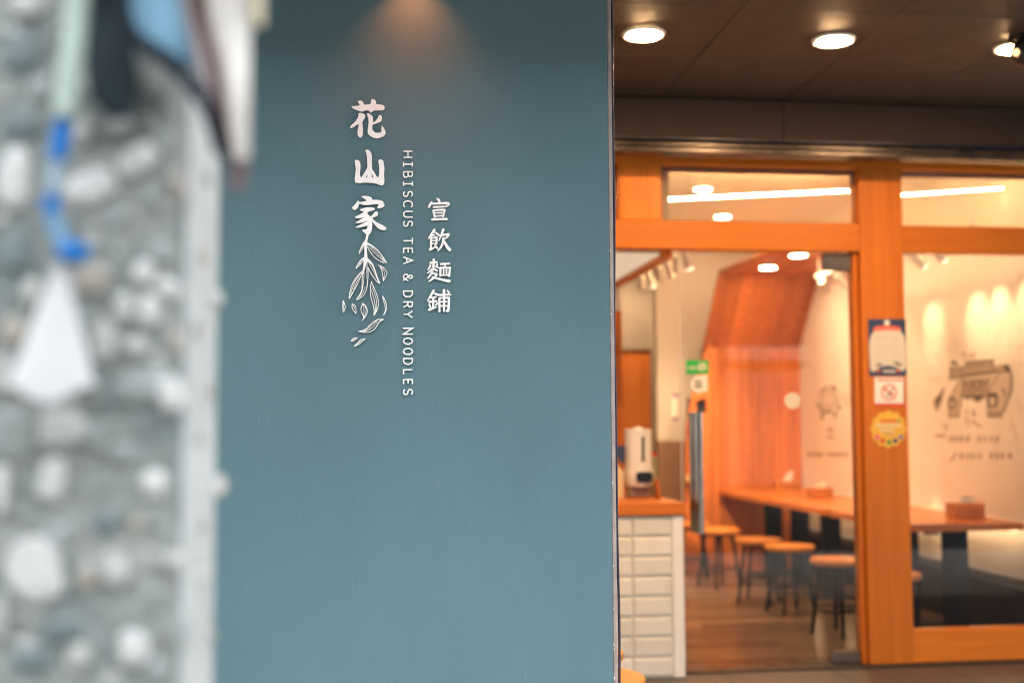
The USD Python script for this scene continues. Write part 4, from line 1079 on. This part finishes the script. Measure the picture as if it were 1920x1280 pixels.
m2 = thing("bowl_mural", "faint drawing of a bowl and coin on the white wall beside the niche", "mural", tuple(atx(1555, 860, XW)))
def ink2(g, m, name, lift=1):
    part(m2, name, plate(g, lambda u, v: atx(u, v, XW - .0006 * lift), .0005, (-1, 0, 0)), m)
def c2(*pts):
    return [(1440 + x * 180 / 1280, 690 + y * 180 / 1280) for x, y in pts]
ink2(Polygon(chaikin(c2((690, 330), (760, 250), (880, 250), (920, 360), (900, 500), (840, 570), (760, 590), (690, 500)))), paint("mural_faint", (.66, .60, .53), .7, .06, 40), "bowl_wash")
ink2(unary_union([Point(c2((805, 420))[0]).buffer(16).difference(Point(c2((805, 420))[0]).buffer(14.9)), LineString(smooth_line(c2((700, 330), (730, 260), (800, 250)), 2)).buffer(1.3), LineString(smooth_line(c2((860, 245), (905, 285)), 1)).buffer(2.4), LineString(smooth_line(c2((660, 470), (700, 550), (770, 600), (850, 580)), 2)).buffer(1.8), LineString(c2((715, 610), (725, 665))).buffer(2.2), LineString(c2((905, 580), (890, 650))).buffer(1.8), LineString(c2((935, 510), (955, 540))).buffer(2.2)]), INK, "bowl_outline", 2)
co_ = Point(c2((1010, 420))[0])
ink2(co_.buffer(12.5).difference(co_.buffer(11)), INKMID, "coin_ring")
ink2(unary_union([LineString(c2((985, 400), (1000, 430))).buffer(1.4), LineString(c2((1025, 395), (1040, 440))).buffer(1.2)]), INKMID, "coin_marks")
ink2(unary_union([LineString(c2((800, 820), (870, 825))).buffer(2), LineString(c2((795, 915), (875, 915))).buffer(1.8), LineString(c2((830, 790), (835, 840))).buffer(1.4)]), INKMID, "small_writing")
for x in (520, 580, 640, 690, 790, 840, 890, 950, 1020):
    p_ = c2((x, 1125))[0]
    ink2(scribble(p_[0], p_[1], 6.5, 7), INKMID, "written_character")

# ------------------------------------------------------------------ tables and stools
XT0 = float(np.mean([atz(x, y, ZT)[0] for x, y in ((1512, 953), (1568, 962), (1740, 982))]))
print("XT0", XT0, "XW", XW)
Y0 = atz(1745, 983, ZT)[1]
YE = YB - .02
TL = (YE - Y0 - .10) / 3
XPD = at(1793, 1050, Y0 + .15)[0]
tab = thing("wall_table", "orange topped table nearest the window with two black slab pedestals", "table", ((XT0 + XW - .05) / 2, Y0 + TL / 2, 0), group="tables along the white wall")
top2d = rect(XT0, Y0, XW - .05, Y0 + TL).buffer(-.07).buffer(.07, 6)
tt = trimesh.creation.extrude_polygon(top2d, .04, engine="earcut"); tt.apply_translation([0, 0, ZT - .04])
part(tab, "tabletop", tt, TABLE)
for y in (Y0 + .14, Y0 + .14 + TL * .52):
    pd = part(tab, "pedestal", box(XPD - .072, XPD + .072, y, y + .05, .02, ZT - .0405, .004), BLACK)
    part(pd, "foot_plate", box(XPD - .17, XPD + .30, y - .07, y + .12, 0.0005, .0195, .004), BLACK)
dup(tab, ((XT0 + XW - .05) / 2, Y0 + TL * 1.5 + .05, 0), 0, "orange topped table in the middle of the row along the white wall")
dup(tab, ((XT0 + XW - .05) / 2, Y0 + TL * 2.5 + .10, 0), 0, "orange topped table farthest back against the timber niche")

us = thing("under_table_lamp", "added warm strip lamp out of sight, brightening the wall below the tables", "lamp", (XW - .075, (Y0 + YE) / 2, ZT - .05))
part(us, "strip", box(XW - .09, XW - .06, Y0 + .12, YE - .05, ZT - .053, ZT - .0425), lamp("strip_glow", (1.0, .68, .34), 1.3))  # added unseen source that brightens the wall under the tables

SZ, SR = .455, .168


def make_stool(label, loc, rot, group):
    s_ = thing("round_stool", label, "stool", loc, rot, group)
    L = lambda m: part_local(s_, *m)
    part(s_, "seat", lathe([(0, SZ - .036), (SR - .010, SZ - .036), (SR, SZ - .028), (SR, SZ - .006), (SR - .007, SZ), (0, SZ)], (0, 0, 0), 40), SEAT, smooth=35, world=False)
    for k in range(4):
        a = math.pi / 4 + k * math.pi / 2
        part(s_, "leg", cyl([.165 * math.cos(a), .165 * math.sin(a), 0], [.105 * math.cos(a), .105 * math.sin(a), SZ - .0365], .013, .015, 12), BLACK, smooth=40, world=False)
    rr = .143
    ringp = [(rr * math.cos(t), rr * math.sin(t), .15) for t in np.linspace(0, 2 * math.pi, 33)]
    part(s_, "foot_ring", tube(ringp, .007, 8), BLACK, smooth=True, world=False)
    part(s_, "seat_plate", cyl([0, 0, SZ - .052], [0, 0, SZ - .0365], .12, n=24), BLACK, smooth=40, world=False)
    return s_


STOOLS = [(1571, 1046, 30, "round wooden stool nearest the timber post inside the shop"), (1480, 1021, 10, "round wooden stool in front of the second pedestal from the post"), (1421, 1009, 55, "round wooden stool partly hidden behind a nearer stool, in the middle of the row"),
          (1347, 990, 20, "round wooden stool just right of the door handle"), (1298, 979, 70, "round wooden stool between the counter and the door handle"), (1668, 1072, 5, "round wooden stool mostly hidden behind the timber post")]
st0 = None
for px, py, rot, lab in STOOLS:
    c = atz(px, py, SZ)
    loc = (c[0], c[1], 0.0005)
    if st0 is None:
        st0 = make_stool(lab, loc, rot, "stools along the wall tables")
    else:
        dup(st0, loc, rot, lab)
cA = atz(1208, 1264, SZ); cB = atz(1167, 1216, SZ)
dup(st0, (cA[0] - SR, cA[1], .0005), 12, "bright round wooden stool outside by the lower edge of the blue wall", "stools outside the shop")
dup(st0, (cB[0] - SR, cB[1], .0005), 40, "round wooden stool just showing behind the blue wall edge, farther back", "stools outside the shop")

# tissue boxes and cutlery box on the tables
def tissue(px0, px1, py0, py1, Y, lab):
    x0, x1 = at(px0, py1, Y)[0], at(px1, py1, Y)[0]
    h = (py1 - py0) / F * Y
    c = ((x0 + x1) / 2, Y + .06, ZT + .0008)
    b_ = thing("tissue_box", lab, "tissue box", c, group="tissue boxes on the tables")
    part(b_, "body", box(x0, x1, Y, Y + .12, ZT + .0008, ZT + h, .004), BOXW)
    cx, cy, z = c[0], c[1], ZT + h
    t = strip_tissue(cx, cy, z)
    part(b_, "tissue", t, PAPER, smooth=True)


def strip_tissue(cx, cy, z):
    rows, cols = 7, 9
    g = np.zeros((rows, cols, 3))
    for i in range(rows):
        for j in range(cols):
            u, v = i / (rows - 1), j / (cols - 1) - .5
            g[i, j] = (cx + v * (.05 + .06 * u) + .02 * u, cy + .012 * math.sin(v * 14) * (.3 + u), z - .01 + u * (.055 - .03 * abs(v)))
    a = g.reshape(-1, 3); n = len(a); v = np.vstack([a, a + [0, .001, 0]]); f = []
    for i in range(rows - 1):
        for j in range(cols - 1):
            q_ = i * cols + j
            f += [(q_, q_ + 1, q_ + cols + 1), (q_, q_ + cols + 1, q_ + cols), (n + q_, n + q_ + cols + 1, n + q_ + 1), (n + q_, n + q_ + cols, n + q_ + cols + 1)]
    return trimesh.Trimesh(v, f, process=False)


yt = atz(1820, 972, ZT)[1]
tissue(1791, 1848, 942, 972, yt, "wooden tissue box on the table seen through the right window")
yt = atz(1542, 934, ZT)[1]
tissue(1520, 1563, 914, 934, yt, "wooden tissue box on the middle table seen through the door")
yt = atz(1480, 916, ZT)[1]
x0, x1 = at(1452, 916, yt)[0], at(1492, 916, yt)[0]
cbx = thing("menu_holder", "low wooden holder with a slanted white card near the timber niche", "holder", ((x0 + x1) / 2, yt, ZT))
part(cbx, "tray", box(x0, x1, yt - .05, yt + .05, ZT + .0008, ZT + .075, .004), BOXW)
part(cbx, "card", to_tm(m3.Manifold.hull_points(np.array([(x, y, z) for (x, z) in ((at(1466, 903, yt)[0], at(1466, 903, yt)[2]), (at(1482, 903, yt)[0], at(1482, 903, yt)[2]), (at(1487, 883, yt)[0], at(1487, 883, yt)[2]), (at(1480, 884, yt)[0], at(1480, 884, yt)[2])) for y in (yt - .01, yt + .01)]))), PAPER)
c = atz(1735, 990, ZT - .04)
c = at(1745, 998, Y0 + .05)
solo("table_clip", cat(box(c[0] - .035, c[0] + .035, Y0 + .015, Y0 + .09, ZT - .052, ZT - .0408, .004), box(c[0] - .045, c[0] + .045, Y0 + .025, Y0 + .05, ZT - .060, ZT - .0525, .003)), STEEL, "small grey metal clip under the edge of the table by the right window", "clip")

# ------------------------------------------------------------------ tiled counter
YC = 5.88
xc1 = at(1283, 1100, YC)[0]
zc0, zc1 = at(1220, 966, YC)[2], at(1220, 942, YC)[2]
ct = thing("tiled_counter", "serving counter with white brick shaped tiles under an orange wooden top", "counter", (xc1 - .5, YC + .4, 0))
part(ct, "carcass", box(xc1 - 1.0, xc1 - .003, YC + .012, YC + 1.1, 0.0, zc0 - .001), GROUT)
part(ct, "worktop", box(xc1 - 1.0, xc1 + .012, YC - .015, YC + 1.12, zc0, zc1, .005), WOODX)
xe = at(1262, 1100, YC)[0]
part(ct, "corner_trim", box(xe, xc1, YC - .002, YC + .0118, .002, zc0 - .0015, .004), PLASTIC)
def tile(x0, x1, z0, z1):
    b_ = .012
    pts = [(x, YC + .0115, z) for x in (x0, x1) for z in (z0, z1)] + [(x, YC + .006, z) for x in (x0, x1) for z in (z0, z1)] + [(x, YC, z) for x in (x0 + b_, x1 - b_) for z in (z0 + b_, z1 - b_)]
    return to_tm(m3.Manifold.hull_points(np.array(pts)))
xt_ = at(1186, 1100, YC)[0]
tw = xe - .002 - xt_
rows = 8
th_ = (zc0 - .012) / rows
for r in range(rows):
    for k in range(4):
        b1 = xe - .002 - k * tw
        z0 = .006 + r * th_
        part(ct, "tile", tile(b1 - tw + .0035, b1, z0 + .0015, z0 + th_ - .0015), TILE)

# soap dispenser and clutter on the counter
YQ = 6.35
c = at(1198, 945, YQ)
dz = c[2]
zq = zc1 + .0008
k_ = YQ / F
sp = thing("soap_dispenser", "white round sanitizer dispenser with dark level slot and black sensor window on the counter", "dispenser", (c[0], YQ, zq))
H_ = lambda py: at(1198, py, YQ)[2]
part(sp, "stand", box(c[0] - 22 * k_, c[0] + 22 * k_, YQ - .03, YQ + .05, zq, H_(908), .006), paint("stand_grey", (.30, .22, .19), .35, .1))
part(sp, "body", lathe([(0, H_(912)), (24 * k_, H_(911)), (27 * k_, H_(904)), (28 * k_, H_(882)), (25.5 * k_, H_(872)), (25.5 * k_, H_(812)), (25 * k_, H_(809)), (0, H_(808))], (c[0], YQ, 0), 40), PLASTIC, smooth=35)
part(sp, "lid", lathe([(0, H_(809)), (26.5 * k_, H_(809)), (26 * k_, H_(805)), (9 * k_, H_(803.5)), (6 * k_, H_(800)), (0, H_(799.5))], (c[0], YQ, 0), 40), PLASTIC, smooth=35)
part(sp, "level_slot", flat(rect(1203, 818, 1208, 866, 1.5), YQ - 25.0 * k_, .004), BLACKP)
part(sp, "sensor_window", flat(rect(1192.5, 884, 1223, 904, 6), YQ - 27.5 * k_ + .004, .008), BLACKP)
YQ2 = 6.5
b_ = thing("red_capped_bottle", "slim bottle with green label and red cap right of the sanitizer dispenser", "bottle", at(1229, 945, YQ2))
part(b_, "body", cyl([at(1227, 900, YQ2)[0], YQ2, zq], [at(1227, 900, YQ2)[0], YQ2, at(1229, 855, YQ2)[2]], .019, .018), paint("bottle_green", (.30, .30, .16), .3, .1), smooth=40)
part(b_, "cap", cyl([at(1227, 900, YQ2)[0], YQ2, at(1229, 855, YQ2)[2] + .0005], [at(1227, 900, YQ2)[0], YQ2, at(1229, 846, YQ2)[2]], .015, .013), RED, smooth=40)
a = at(1238, 944, 6.28)
solo("wooden_tray", cat(box(a[0] - .03, xc1 - .03, 6.2, 6.3, zq, zq + .012, .003), to_tm(m3.Manifold.hull_points(np.array([(x, y, z) for x, z in ((a[0] - .03, zq + .0125), (a[0] - .012, zq + .0125), (a[0] - .022, zq + .10), (a[0] - .036, zq + .10)) for y in (6.22, 6.28)])))), WOODX, "small wooden card stand and tray on the counter beside the dispenser", "tray")
YQ3 = 6.3
solo("paper_stack", to_tm(m3.Manifold.hull_points(np.array([(x, y, z) for x, z in ((at(1150, 945, YQ3)[0], zq), (at(1166, 945, YQ3)[0], zq), (at(1168, 880, YQ3)[0], at(1168, 885, YQ3)[2]), (at(1152, 870, YQ3)[0], at(1152, 868, YQ3)[2])) for y in (YQ3 - .03, YQ3 + .01)]))), paint("card_cream", (.66, .52, .32), .6, .05), "upright cream cards on the counter left of the dispenser", "cards")
solo("dark_cup", to_tm(m3.Manifold.hull_points(np.array([at(x, y, YQ3 + d) for x, y in ((1152, 836), (1171, 834), (1171, 868), (1166, 870), (1156, 855)) for d in (.03, .09)]))), SNAVY, "dark navy tilted device behind the cream cards on the counter", "device")
